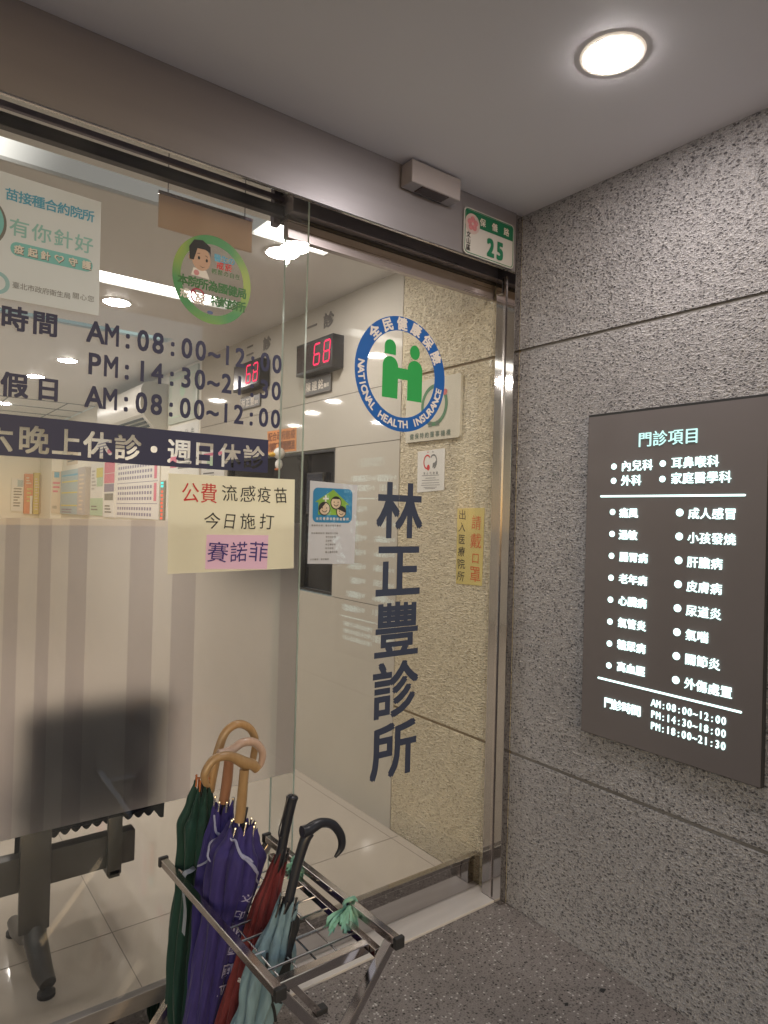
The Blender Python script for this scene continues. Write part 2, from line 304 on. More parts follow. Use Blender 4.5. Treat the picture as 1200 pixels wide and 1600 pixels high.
def ring(mb, fr, cx, cy, r0, r1, d=0.0, mi=0, n=72, ry=1.0, a0=0, a1=360):
    k = n + 1
    A = [(cx + r0 * math.cos(math.radians(a0 + (a1 - a0) * i / n)), cy + ry * r0 * math.sin(math.radians(a0 + (a1 - a0) * i / n))) for i in range(k)]
    B = [(cx + r1 * math.cos(math.radians(a0 + (a1 - a0) * i / n)), cy + ry * r1 * math.sin(math.radians(a0 + (a1 - a0) * i / n))) for i in range(k)]
    mb.mesh([fr.p(x, y, d) for x, y in A + B], [(i, i + 1, k + i + 1, k + i) for i in range(n)], mi)

_G = {}
def glyph(ch, bold):
    key = (ch, round(bold, 4))
    if key not in _G:
        cu = bpy.data.curves.new('g', 'FONT'); cu.body = ch; cu.size = 1; cu.offset = bold; cu.resolution_u = 3
        o = bpy.data.objects.new('g', cu); C.objects.link(o); bpy.context.view_layer.update()
        me = bpy.data.meshes.new_from_object(o.evaluated_get(bpy.context.evaluated_depsgraph_get()))
        vs = [(v.co.x, v.co.y) for v in me.vertices]; fs = [tuple(p.vertices) for p in me.polygons]
        bpy.data.objects.remove(o); bpy.data.meshes.remove(me); bpy.data.curves.remove(cu)
        _G[key] = (vs, fs)
    return _G[key]
def is_cjk(ch): return ord(ch) > 0x2E00
def put(mb, fr, ch, cx, cy, h, bold=0.02, sx=1.0, rot=0.0, d=0.0015, mi=0, thick=0.0, skew=0.0):
    """one character centred at cx, cy; h is its height; weight comes from a fan of slightly shifted copies"""
    if ch == ' ': return
    vs, fs = glyph(ch, 0.0)
    if not vs: return
    mx = (min(v[0] for v in vs) + max(v[0] for v in vs)) / 2
    if is_cjk(ch): mx, my, k = 0.5, 0.38, h / 0.92
    else: my, k = 0.345, h / 0.70
    c, s_ = math.cos(rot), math.sin(rot)
    nsh = 0 if bold <= 0 else (4 if bold < .025 else 8)
    for q, (bx, by) in enumerate([(0, 0)] + [(bold * q_[0], bold * q_[1]) for q_ in ((1, 1), (-1, 1), (1, -1), (-1, -1), (1, 0), (-1, 0), (0, 1), (0, -1))[:nsh]]):
        dd = d + q * 2.5e-5; pts = []
        for x, y in vs:
            x, y = (x + bx - mx) * k * sx * (.80 if ch == 'M' else 1), (y + by - my) * k; x += skew * y
            pts.append((cx + x * c - y * s_, cy + x * s_ + y * c))
        if not thick: mb.mesh([fr.p(x, y, dd) for x, y in pts], fs, mi)
        else:
            n = len(pts); cnt = {}
            for f in fs:
                for i in range(len(f)):
                    e = (f[i], f[(i + 1) % len(f)]); key = tuple(sorted(e)); cnt[key] = None if key in cnt else e
            mb.mesh([fr.p(x, y, dd + thick) for x, y in pts] + [fr.p(x, y, dd) for x, y in pts], list(fs) + [(e[0], e[0] + n, e[1] + n, e[1]) for e in cnt.values() if e], mi)
def row(mb, fr, s, x0, y, h, pitch, jit=0.0, **kw):
    for i, ch in enumerate(s):
        r = random.uniform(-jit, jit) * 2; put(mb, fr, ch, x0 + i * pitch, y + random.uniform(-jit, jit) * h, h, rot=r, **kw)
def word(mb, fr, s, x0, x1, y, h, **kw):
    """spread a string between two centres"""
    p = (x1 - x0) / max(1, len(s) - 1); row(mb, fr, s, x0, y, h, p, **kw)
def loops(ch):
    """closed outlines of a character"""
    vs, fs = glyph(ch, 0.0); cnt = {}
    for f in fs:
        for i in range(len(f)):
            e = (f[i], f[(i + 1) % len(f)]); key = tuple(sorted(e)); cnt[key] = None if key in cnt else e
    nx = {e[0]: e[1] for e in cnt.values() if e}; out = []
    while nx:
        st = next(iter(nx)); lp = []; cu = st
        while cu in nx: lp.append(cu); cu = nx.pop(cu)
        if len(lp) > 2: out.append([vs[i] for i in lp])
    return out
def cutout(mb, fr, outer, chars, bold=0.0, d=0.0015, mi=0):
    """a sheet with letter-shaped holes; chars = (ch, cx, cy, h)"""
    from mathutils.geometry import delaunay_2d_cdt
    V = [Vector(p) for p in outer]; n = len(V); E = [(i, (i + 1) % n) for i in range(n)]; copies = []
    for ch, cx, cy, h in chars:
        k = h / .92
        for bx, by in [(0, 0)] + ([(bold, bold), (-bold, bold), (bold, -bold), (-bold, -bold)] if bold else []):
            cp = []
            for lp in loops(ch):
                p = [(cx + (x + bx - .5) * k, cy + (y + by - .38) * k) for x, y in lp]; i0 = len(V)
                V += [Vector(q) for q in p]; E += [(i0 + i, i0 + (i + 1) % len(p)) for i in range(len(p))]; cp.append(p)
            if cp: copies.append((min(q[0] for p in cp for q in p), max(q[0] for p in cp for q in p), cp))
    ov, _, of, *_r = delaunay_2d_cdt(V, E, [], 0, 1e-6)
    x0, x1 = min(p[0] for p in outer), max(p[0] for p in outer); y0, y1 = min(p[1] for p in outer), max(p[1] for p in outer); keep = []
    for f in of:
        x, y = sum(ov[i].x for i in f) / len(f), sum(ov[i].y for i in f) / len(f)
        if not (x0 < x < x1 and y0 < y < y1): continue
        hole = False
        for a0, a1, cp in copies:
            if a0 <= x <= a1:
                c = False
                for p in cp:
                    j = len(p) - 1
                    for i in range(len(p)):
                        if (p[i][1] > y) != (p[j][1] > y) and x < (p[j][0] - p[i][0]) * (y - p[i][1]) / (p[j][1] - p[i][1]) + p[i][0]: c = not c
                        j = i
                if c: hole = True; break
        if not hole: keep.append(tuple(f))
    mb.mesh([fr.p(v.x, v.y, d) for v in ov], keep, mi)

# ------------------------------------------------------------------ the setting
b = MB(); b.box(-60, 60, -60, 0.028, -0.3, 0.0); structure(b.build('pavement', 'pave'))
b = MB(); b.box(-3.2, XW, 0.16, 9.2, -0.3, 0.0)
fl = structure(b.build('floor', 'tile', base=(0, 0, 0)))
b = MB()
for x in (-3.05, -1.8, -.55, .70, 1.95): b.box(x - .0013, x + .0013, .165, 9, 0, .0006)
for y in (.67, 1.87, 3.07, 4.27, 5.47, 6.67, 7.87): b.box(-3.15, XW - .01, y - .0013, y + .0013, 0.0001, .0008)
structure(b.build('floor_joints', 'grout'))
b = MB(); b.box(-6, XW - .0004, -2.3, .039, CEIL, CEIL + .4); structure(b.build('ceiling', 'ceil', base=(0, 0, CEIL)))  # unseen rear edge stops early so more sky light reaches the front
# interior ceiling: boards between three light slots
SL = [(.69, .865), (1.76, 1.95), (2.83, 2.97)]
b = MB(); y = .04
for s0, s1 in SL: b.box(-3.2, XW, y, s0, CEIL, CEIL + .25); y = s1
b.box(-3.2, XW, y, 6.5, CEIL, CEIL + .25)
for s0, s1 in SL: b.box(1.62, XW, s0, s1, CEIL, CEIL + .25)
structure(b.build('interior_ceiling', 'iceil', base=(0, 0, CEIL)))
b = MB(); b.box(-3.2, XW, 6.502, 9.2, CEIL + .002, CEIL + .25)
structure(b.build('tiled_ceiling', 'iceil'))
b = MB()
for i in range(9): b.box(-3.1 + i * .6, -3.1 + i * .6 + .012, 6.51, 9.1, CEIL - .004, CEIL + .002)
for i in range(5): b.box(-3.2, XW - .002, 6.505 + i * .62, 6.517 + i * .62, CEIL - .006, CEIL + .0015)
structure(b.build('ceiling_grid', 'greytext'))
b = MB(); b.box(-3.2, XW, 9.0, 9.2, 0, CEIL); b.box(-3.4, -3.2, .04, 9.2, 0, CEIL)
tag(b.build('interior_wall', 'iwall', base=(0, 9, 0)), 'plain cream wall closing the far end of the waiting room', 'wall', kind='structure')

# right-hand wall outside, pebble dash in three courses with two recessed joints
J = (0.589, 2.162)
def courses(y0, y1, wallm, jm, name, label):
    t = thing(name, label, 'wall', (XW, y1, 0)); b = MB(); z = 0.0
    for zz in J + (CEIL,):
        b.box(XW, XW + .12, y0, y1, z + (.006 if z else 0), zz - .006 if zz < CEIL else CEIL + .3, .003 if zz < CEIL else 0); z = zz
    b.build('wall_face', wallm, t)
    b = MB(); b.box(XW + .007, XW + .1, y0 + .001, y1 - .001, .01, CEIL - .01); b.build('joint', jm, t)
    return t
courses(-3.2, -.0005, 'wall', 'joint', 'pebble_wall', 'grey pebble-dash wall outside with two recessed horizontal joints')
courses(.001, .742, 'tan', 'tanjoint', 'pebble_wall', 'cream pebble-dash wall seen through the sliding glass door')
# lacquered panels further in, with a dark glass window let into them
t = thing('panel_wall', 'glossy beige panelled wall inside with thin dark joints', 'wall', (XW, .75, 0))
b = MB(); zs = [0, 1.052, 1.870, 2.150, CEIL]
for i in range(4):
    z0, z1 = zs[i] + (.0015 if i else 0), zs[i + 1] - (.0015 if i < 3 else 0)
    if i == 1:
        b.box(XW, XW + .1, .746, 1.315, z0, z1); b.box(XW, XW + .1, 2.75, 3.27, z0, z1)
    else: b.box(XW, XW + .1, .746, 3.27, z0, z1)
b.build('panel', 'panel', t)
b = MB(); b.box(XW + .006, XW + .09, .75, 1.31, .01, 2.68); b.box(XW + .006, XW + .09, 1.31, 3.26, .01, 1.05); b.box(XW + .006, XW + .09, 1.31, 3.26, 1.872, 2.68); b.build('joint', 'gap', t)
b = MB(); b.box(XW, XW + .1, 3.273, 9, 0, CEIL); tag(b.build('interior_wall', 'iwall', base=(XW, 5, 0)), 'cream side wall deep inside holding posters and the air conditioner', 'wall', kind='structure')
b = MB(); b.box(1.86, XW - .002, 8.15, 8.99, 0, CEIL - .002, .004); tag(b.build('corner_column', 'iwall'), 'square cream column in the far corner beyond the posters', 'column')
t = thing('reception_window', 'black glass reception window set in the beige panels', 'window', (XW, 2.0, 1.05))
b = MB(); b.box(XW + .03, XW + .05, 1.319, 2.746, 1.056, 1.866); b.build('pane', P('black_window_glass', (.012, .013, .016), .06), t)
b = MB()
for q in ((1.319, 1.335, 1.056, 1.866), (2.73, 2.746, 1.056, 1.866), (1.335, 2.73, 1.056, 1.07), (1.335, 2.73, 1.852, 1.866), (1.66, 1.672, 1.07, 1.852)): b.box(XW + .004, XW + .029, *q[:2], *q[2:])
b.build('frame', 'ledbox', t)
t = thing('monitor', 'dark computer monitor standing behind the black reception glass', 'monitor', (XW, 1.6, 1.6))
b = MB(); b.box(XW + .002, XW + .026, 1.44, 1.62, 1.50, 1.74, .004); b.build('case', 'ledbox', t)
b = MB(); b.box(XW - .001, XW + .0015, 1.45, 1.61, 1.515, 1.73); b.build('screen', P('dark_screen', (.03, .035, .05), .1), t)

# ------------------------------------------------------------------ steel fascia, door frame, glazing
t = thing('fascia', 'bronze-grey brushed steel fascia running above the glass front', 'fascia', (0, 0, 2.464))
b = MB(); b.box(-6, 1.962, 0, .006, 2.466, CEIL - .0005); b.build('face_panel', 'fascia', t)
b = MB(); b.box(-6, 1.962, -.0025, .0085, 2.461, 2.466, .001); b.build('bottom_edge', 'steel', t)
t = thing('door_frame', 'polished stainless door frame beside the pebble wall', 'door frame', (1.98, .08, 0))
b = MB(); b.box(1.965, XW - .001, 0, .100, 0, CEIL - .003, .0015); b.build('jamb', 'steel', t)
b = MB(); b.box(1.959, 1.9655, .044, .056, .012, 2.46, .001); b.build('guide_strip', 'steel2', t)
b = MB(); b.box(1.955, 1.9652, .060, .093, 2.395, 2.458, .001); b.build('top_bracket', 'steel', t)
b = MB(); b.box(1.03, 1.992, .095, .2, 2.463, 2.686, .001); b.build('header', 'header', t)
b = MB(); b.box(1.03, 1.990, .128, .19, 2.452, 2.463); b.build('track_slot', 'gap', t)
b = MB(); b.box(.6, 1.964, .03, .1575, -.02, .008, .001); b.box(1.9645, 1.996, .1005, .1575, -.02, .0075); b.build('sill', 'sill', t)
t = thing('automatic_entrance', 'clear glass sliding door under the motion sensor', 'door', (1.5, .15, 0))
b = MB(); b.box(1.036, 1.992, YD, YD + .012, .135, 2.40)
o = b.build('glass_pane', ['glass', 'edge'], t)
for p in o.data.polygons:
    if p.normal.x < -.5: p.material_index = 1
b = MB(); b.box(1.036, 1.992, YD - .006, YD + .02, .012, .14, .0015); b.box(1.036, 1.992, YD - .009, YD - .0055, .125, .141, .001); b.build('bottom_rail', 'steel', t)
b = MB(); b.box(1.036, 1.992, YD - .008, YD + .022, 2.396, 2.453, .0015); b.box(1.036, 1.992, YD - .012, YD - .0075, 2.392, 2.40, .0005); b.build('top_rail', 'header', t)
t = thing('fixed_window', 'large fixed glass pane covered with stickers and frosted film', 'window', (0, YL, 0))
b = MB(); b.box(-3.1, 1.06, YL, YL + .010, .17, 2.60)
o = b.build('glass_pane', ['glass', 'edge'], t)
for p in o.data.polygons:
    if p.normal.x > .5: p.material_index = 1
b = MB(); b.box(-3.1, 1.062, YL - .008, YL + .018, .150, .195, .0015); b.build('bottom_rail', 'rail', t)
b = MB(); b.box(-3.1, .598, YL - .004, YL + .014, 0, .149); b.box(.598, 1.062, YL - .004, YL + .014, .009, .149); b.build('kick_plate', 'steel', t)
# track bars seen above, behind the fixed glass
t = thing('sliding_track', 'black sliding-door track bar behind the top of the fixed glass', 'track', (-1, .15, 2.46))
b = MB(); b.box(-3.15, 1.028, .145, .172, 2.460, 2.494, .001); b.build('track_bar', 'darksteel', t)
b = MB(); b.box(-3.15, 1.028, .150, .165, 2.511, 2.526, .001); b.build('guide_rail', 'greysteel', t)
b = MB(); b.box(1.004, 1.0275, .175, .20, 2.44, 2.66, .001); b.build('end_block', 'greysteel', t)

# motion sensor
t = thing('motion_sensor', 'small grey motion sensor box under the ceiling above the door', 'sensor', (1.5, -.02, 2.6))
b = MB(); b.box(1.385, 1.605, -.062, -.001, 2.612, 2.688, .004); b.build('housing', P('grey_sensor_plastic', (.40, .37, .38), .5), t)
b = MB(); b.box(1.435, 1.555, -.058, -.012, 2.6085, 2.6125, .0015); b.build('lens_window', 'ledface', t)

# house number plate
t = thing('house_number_plate', 'green and white house number plate reading 25', 'number plate', (1.81, 0, 2.466)); f = front(0)
b = MB(); slab(b, f, rrect(1.675, 1.940, 2.466, 2.636, .018), .0045, .009); b.build('plate', P('enamel_white', (.52, .51, .49), .35), t)
b = MB()
out = rrect(1.679, 1.936, 2.470, 2.632, .016); inn = rrect(1.682, 1.933, 2.473, 2.629, .014)
k = len(out); b.mesh([f.p(x, y, .0096) for x, y in out + inn], [(i, (i + 1) % k, k + (i + 1) % k, k + i) for i in range(k)])
flat(b, f, [(1.683, 2.573), (1.932, 2.573), (1.932, 2.622), (1.926, 2.628), (1.69, 2.628), (1.683, 2.622)], .0098)
b.build('green_band', P('enamel_green', (.015, .15, .075), .35), t)
b = MB(); flat(b, f, ell(1.716, 2.580, .037), .0105)
o = b.build('flower_badge', P('pale_badge', (.50, .40, .38), .4), t)
b = MB()
for i in range(5):
    a = math.radians(90 + 72 * i); flat(b, f, ell(1.716 + .016 * math.cos(a), 2.580 + .016 * math.sin(a), .0115, n=16), .0112 + i * .0002)
b.build('flower', P('pink_blossom', (.52, .20, .22), .4, var=.4, vscale=80), o)
b = MB(); word(b, f, '保儀路', 1.768, 1.895, 2.599, .028, bold=.02, d=.0108)
b.build('lettering', 'cream', t)
b = MB(); word(b, f, '25', 1.812, 1.862, 2.517, .062, bold=.045, d=.0108, sx=.85); b.build('lettering', P('enamel_green_ink', (.02, .17, .09), .35), t)
b = MB()
for i, ch in enumerate('文山區'): put(b, f, ch, 1.697, 2.537 - .024 * i, .021, d=.0108, bold=.015)
b.build('lettering', 'black', t)

# ceiling lamps
def lamp(x, y, z, r, glow, label, group=None, name='ceiling_lamp'):
    t = thing(name, label, 'lamp', (x, y, z), group); f = FR((x, y, z), (1, 0, 0), (0, -1, 0))
    b = MB(); n = 40; prof = [(r, 0.0), (r * .985, .003), (r * .90, .0042), (r * .835, .0030), (r * .822, .0015)]
    vs = [(x + rr * math.cos(2 * PI * i / n), y + rr * math.sin(2 * PI * i / n), z - d) for rr, d in prof for i in range(n)]
    b.mesh(vs, [(k * n + i, k * n + (i + 1) % n, (k + 1) * n + (i + 1) % n, (k + 1) * n + i) for k in range(len(prof) - 1) for i in range(n)])
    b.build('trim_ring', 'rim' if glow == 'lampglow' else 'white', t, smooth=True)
    b = MB(); dome = [(.825, .002), (.818, .0045), (.76, .0068), (.55, .0078), (.28, .0083), (.02, .0084)]
    vs = [(x + r * k_ * math.cos(2 * PI * i / n), y + r * k_ * math.sin(2 * PI * i / n), z - d) for k_, d in dome for i in range(n)]
    b.mesh(vs, [(k * n + i, k * n + (i + 1) % n, (k + 1) * n + (i + 1) % n, (k + 1) * n + i) for k in range(len(dome) - 1) for i in range(n)] + [tuple((len(dome) - 1) * n + i for i in range(n))])
    b.build('diffuser', glow, t, smooth=True, angle=180)
    return t
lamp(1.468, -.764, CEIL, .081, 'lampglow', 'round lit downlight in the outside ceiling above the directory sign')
gi = 'downlights inside the clinic'
def copy_lamp(src, loc, label):
    r = src.copy(); C.objects.link(r); r.location = loc; r['label'] = label
    for ch in src.children:
        c = ch.copy(); C.objects.link(c); c.parent = r
    return r
l0 = lamp(1.45, .955, CEIL, .085, 'lampin', 'inside downlight nearest the door, beside the bright light slot', gi)
for (x, y), lb in zip(((1.07, 2.239), (1.196, 4.103), (1.12, 5.038), (1.134, 7.099), (.21, 4.17), (-.05, 5.03), (-.47, 6.19), (-.4, 2.24), (-1.06, 5.09), (-1.9, 3.2)),
    ('inside downlight just below the white vaccine poster', 'inside downlight left of the letters PM, above the holiday line', 'inside downlight above the characters for holiday', 'inside downlight at the left edge, farthest back near the ceiling tiles',
     'inside downlight of the middle row, nearer the window', 'inside downlight of the middle row, midway back', 'inside downlight of the middle row, farther back', 'added unseen downlight above the left part of the waiting room', 'inside downlight of the left row at the back', 'added unseen downlight at the left front of the waiting room')):  # the unseen pair called added is put in for room light
    copy_lamp(l0, (x, y, CEIL), lb)
# recessed light slots
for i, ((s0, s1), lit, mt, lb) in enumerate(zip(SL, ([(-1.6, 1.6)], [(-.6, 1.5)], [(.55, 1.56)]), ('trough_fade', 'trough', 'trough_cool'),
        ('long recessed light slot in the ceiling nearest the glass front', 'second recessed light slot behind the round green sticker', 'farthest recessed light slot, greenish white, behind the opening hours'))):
    t = thing('light_slot', lb, 'ceiling light', (0, (s0 + s1) / 2, CEIL), 'recessed ceiling light slots')
    b = MB(); z1 = CEIL + .07
    b.box(-3.1, 1.618, s0 + .001, s0 + .006, CEIL + .001, z1); b.box(-3.1, 1.618, s1 - .006, s1 - .001, CEIL + .001, z1); b.box(-3.1, 1.618, s0 + .0065, s1 - .0065, z1 - .006, z1); b.box(1.612, 1.618, s0 + .0065, s1 - .0065, CEIL + .001, z1 - .0065)
    b.build('housing', 'white', t)
    b = MB()
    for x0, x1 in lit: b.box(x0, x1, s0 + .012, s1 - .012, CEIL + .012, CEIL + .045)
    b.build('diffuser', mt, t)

# ------------------------------------------------------------------ directory sign on the pebble wall
SX = XW - .022; f = side(SX)
t = thing('directory_sign', 'dark backlit clinic directory sign with glowing white Chinese text', 'sign', (SX, -.64, .77))
b = MB(); b.box(SX + .002, XW - .0005, -.944, -.344, .770, 1.872, .002); b.build('housing', 'signside', t)
b = MB(); b.box(SX - .001, SX + .0019, -.941, -.347, .773, 1.863); b.build('face_panel', 'signface', t)
kw = dict(bold=0, d=.0012, thick=.004)
def sline(*a, mat='signtext', **k): b = MB(); word(b, f, *a, **k); b.build('lettering', mat, t)
sline('門診項目', .566, .722, 1.770, .047, mat='signtitle', **kw)
sline('內兒科', .500, .577, 1.687, .034, **kw); sline('耳鼻喉科', .676, .789, 1.689, .034, **kw)
sline('外科', .500, .538, 1.639, .034, **kw); sline('家庭醫學科', .676, .826, 1.641, .034, **kw)
LT = ['痛風', '過敏', '腸胃病', '老年病', '心臟病', '氣管炎', '糖尿病', '高血壓']; RT = ['成人感冒', '小孩發燒', '肝膽病', '皮膚病', '尿道炎', '氣喘', '關節炎', '外傷處置']
for i in range(8):
    z = 1.533 - i * .0737; x = .496 + .004 * (i > 1); sline(LT[i], x, x + .0345 * (len(LT[i]) - 1), z - .001 + .001 * i, .031, bold=.005, d=.0012, thick=.005); sline(RT[i], .734, .734 + .0365 * (len(RT[i]) - 1), z, .033, **kw)
sline('門診時間', .455, .557, .893, .034, **kw)
for i, s in enumerate(('AM:08:00~12:00', 'PM:14:30~18:00', 'PM:18:00~21:30')): sline(s, .617, .838, .932 - .0362 * i, .0225, bold=.003, d=.0012, thick=.003, sx=.82)
bl = [(y_, z, .0098) for y_, z in ((.453, 1.687), (.629, 1.689), (.453, 1.639), (.629, 1.640))]
for i in range(8): bl += [(.452, 1.534 - i * .0737, .0098), (.689, 1.535 - i * .0737, .0115)]
for y_, z, r in bl: b = MB(); slab(b, f, ell(y_, z, r, n=24), .0012, .0032); b.build('bullet', 'signtext', t)
for q in ((.403, .885, 1.584, 1.590), (.410, .888, .966, .972)): b = MB(); slab(b, f, rrect(*q, .0028, 3), .0012, .0032); b.build('rule_line', 'signtext', t)

# ------------------------------------------------------------------ stickers and papers on the glass
fD, fL = front(YD), front(YL)
# round national health insurance sticker
t = thing('insurance_sticker', 'round blue and green national health insurance sticker on the sliding door', 'sticker', (1.525, YD, 1.81))
cx, cz, R0, R1 = 1.5265, 2.023, .159, .211
chars = [(ch, cx + .185 * math.cos(math.radians(134 - 21.2 * i)), cz + .185 * math.sin(math.radians(134 - 21.2 * i)), .045, math.radians(44 - 21.2 * i)) for i, ch in enumerate('全民健康保險')]
for i, ch in enumerate('NATIONAL HEALTH INSURANCE'):
    a = 176 + 172 / 24 * i
    if ch != ' ': chars.append((ch, cx + .184 * math.cos(math.radians(a)), cz + .184 * math.sin(math.radians(a)), .0265, math.radians(a + 90)))
b = MB(); ring(b, fD, cx, cz, R0, R1, .0008, n=96); b.build('ring', 'blue', t)
b = MB()
for ch, x, y, h, r in chars: put(b, fD, ch, x, y, h, rot=r, bold=.035 if is_cjk(ch) else .03, d=.0016)
b.build('lettering', P('pale_lettering', (.72, .68, .66), .5), t)
b = MB()
def arch(x0, x1, z0, z1): r = (x1 - x0) / 2; return [(x0, z0), (x1, z0)] + ell((x0 + x1) / 2, z1 - r, r, n=16, a0=0, a1=180)
flat(b, fD, arch(1.444, 1.496, 2.088, 2.142), .0008); flat(b, fD, arch(1.437, 1.508, 1.930, 2.081), .0008)
flat(b, fD, ell(1.5855, 2.112, .0235, .027, n=28), .0008); flat(b, fD, arch(1.553, 1.624, 1.930, 2.082), .0008); flat(b, fD, rect(1.508, 1.553, 2.004, 2.045), .0008)
b.build('figures', 'green', t)
# clinic name down the door
b = MB()
for i, ch in enumerate('林正豐診所'): put(b, fD, ch, 1.535, 1.522 - .2188 * i,   .196, bold=.021, sx=1.03, d=.0008)
tag(b.build('clinic_name_lettering', 'vinyl2'), 'five large dark navy Chinese characters reading down the sliding door', 'lettering')
# opening hours
t = thing('opening_hours', 'navy opening hours lettering in three lines on the fixed glass', 'lettering', (.6, YL, 1.76))
for s, z in (('AM:08:00~12:00', 1.954), ('PM:14:30~21:30', 1.872), ('AM:08:00~12:00', 1.787)):
    b = MB(); word(b, fL, s, .437, .959, z, .054, bold=.022, d=.0008, sx=.84); b.build('lettering', 'vinyl', t)
for s, z, xs in (('時間', 1.953, (.252, .319)), ('假日', 1.793, (.256, .330))):
    b = MB()
    for ch, x in zip(s, xs): put(b, fL, ch, x, z, .056, bold=.03, d=.0008)
    b.build('lettering', 'vinyl', t)
b = MB(); cs = [(ch, x, 1.6645, .066) for ch, x in zip('六晚上休診・週日休診', (.222, .301, .376, .450, .525, .594, .665, .737, .813, .890))]
cutout(b, fL, rect(-.35, .9365, 1.621, 1.7205), cs, bold=.020, d=.0022)
tag(b.build('closed_days_banner', 'vinyl'), 'long navy banner with cut-out characters for the closed days', 'banner')
# handwritten yellow sheet
t = thing('handwritten_notice', 'pale yellow handwritten notice with red and black characters', 'notice', (.835, YL, 1.327)); b = MB()
flat(b, fL, [(.640, 1.325), (1.034, 1.331), (1.030, 1.606), (.635, 1.602)], .0036); b.build('paper', 'yellowp', t)
b = MB()
for ch, x in zip('公費', (.698, .752)): put(b, fL, ch, x, 1.552, .056, bold=.0, d=.0052, rot=random.uniform(-.09, .09), sx=random.uniform(.88, 1.08), skew=random.uniform(-.10, .10))
b.build('lettering', 'red', t)
b = MB()
for ch, x in zip('流感疫苗', (.815, .873, .926, .982)): put(b, fL, ch, x, 1.555, .047, bold=-.004, d=.0052, rot=random.uniform(-.09, .09), sx=random.uniform(.88, 1.08), skew=random.uniform(-.10, .10))
for ch, x in zip('今日施打', (.764, .818, .875, .937)): put(b, fL, ch, x, 1.474, .046, bold=-.004, d=.0052, rot=random.uniform(-.09, .09), sx=random.uniform(.88, 1.08), skew=random.uniform(-.10, .10))
b.build('lettering', 'black', t)
b = MB(); flat(b, fL, [(.747, 1.336), (.942, 1.331), (.944, 1.433), (.749, 1.434)], .0046); s_ = b.build('pink_slip', 'pinkp', t)
b = MB()
for ch, x in zip('賽諾菲', (.784, .848, .912)): put(b, fL, ch, x, 1.384, .058, bold=.0, d=.0062, rot=random.uniform(-.08, .08), sx=random.uniform(.9, 1.08), skew=random.uniform(-.1, .1))
b.build('lettering', 'purpleink', s_)
# white vaccine poster
t = thing('vaccine_poster', 'white vaccination poster with teal lettering at the upper left', 'poster', (.2, YL, 2.0)); b = MB()
flat(b, fL, [(-.14, 1.992), (.4425, 1.997), (.4405, 2.290), (-.14, 2.305)], .0036); b.build('sheet', 'poster', t)
b = MB(); word(b, fL, '苗接種合約院所', .238, .410, 2.246, .028, bold=.02, d=.005); b.build('lettering', 'skyblue', t)
b = MB(); word(b, fL, '有你針好', .256, .402, 2.171, .042, bold=.012, d=.005); b.build('lettering', P('pale_teal_print', (.28, .52, .52), .6), t)
b = MB(); flat(b, fL, rrect(.238, .424, 2.103, 2.136, .0155), .0046); pl = b.build('pill_label', 'teal', t)
b = MB()
for dx, mm in ((.0015, 'greytext'), (0, 'paper')):
    b = MB()
    for ch, x in zip('疫起針守護', (.256, .286, .314, .377, .409)): put(b, fL, ch, x + dx, 2.119 - dx, .020, bold=.03, d=.0052 if dx else .0058)
    hp = [(16 * math.sin(a) ** 3, 13 * math.cos(a) - 5 * math.cos(2 * a) - 2 * math.cos(3 * a) - math.cos(4 * a)) for a in [2 * PI * i / 30 for i in range(30)]]
    A = [(.345 + x * .00068 + dx, 2.1195 + y * .00068 - dx) for x, y in hp]; B = [(.345 + x * .00046 + dx, 2.1195 + y * .00046 - dx) for x, y in hp]
    b.mesh([fL.p(x, y, .0052 if dx else .0058) for x, y in A + B], [(i, (i + 1) % 30, 30 + (i + 1) % 30, 30 + i) for i in range(30)]); b.build('lettering', mm, pl)
b = MB(); word(b, fL, '臺北市政府衛生局', .252, .366, 2.032, .0155, bold=-.005, d=.005); word(b, fL, '關心您', .386, .422, 2.036, .0155, bold=-.005, d=.005); b.build('lettering', 'greytext', t)
b = MB(); flat(b, fL, ell(.167, 2.170, .062, .066), .0046); flat(b, fL, ell(.167, 2.172, .056, .060), .0052, 1); b.build('round_picture', ['greytext', 'teal'], t)
b = MB(); ring(b, fL, .212, 2.030, .018, .027, .0046); b.build('seal', P('pale_blue_seal', (.30, .50, .55), .6), t)
# round green sticker with a doctor
t = thing('round_sticker', 'round green-edged sticker with a cartoon doctor on the fixed glass', 'sticker', (.747, YL, 2.035))
cx, cz, rx, ry = .748, 2.161, .1175, .1255
m, nt, out = nodes('green_gradient_print'); L = nt.links; bs = N(nt, 'ShaderNodeBsdfPrincipled'); L.new(bs.outputs[0], out.inputs[0]); tc = N(nt, 'ShaderNodeTexCoord'); nz = N(nt, 'ShaderNodeTexNoise'); nz.inputs['Scale'].default_value = 7; nz.inputs['Detail'].default_value = 0
L.new(tc.outputs['Object'], nz.inputs['Vector']); mx = N(nt, 'ShaderNodeMix', data_type='RGBA'); mr = N(nt, 'ShaderNodeMapRange'); mr.inputs['From Min'].default_value = .38; mr.inputs['From Max'].default_value = .62
L.new(nz.outputs[0], mr.inputs[0]); L.new(mr.outputs[0], mx.inputs[0]); mx.inputs[6].default_value = rgba((.07, .27, .10)); mx.inputs[7].default_value = rgba((.30, .40, .08)); L.new(mx.outputs[2], bs.inputs['Base Color']); bs.inputs['Roughness'].default_value = .5
b = MB(); ring(b, fL, cx, cz, rx * .80, rx, .0008, ry=ry / rx); b.build('ring', m, t)
b = MB(); flat(b, fL, ell(.712, 2.212, .0275, .033, n=30), .0010); flat(b, fL, ell(.682, 2.212, .007, .009, n=14), .0009); skin = b.build('face', P('printed_skin', (.50, .33, .24), .6), t)
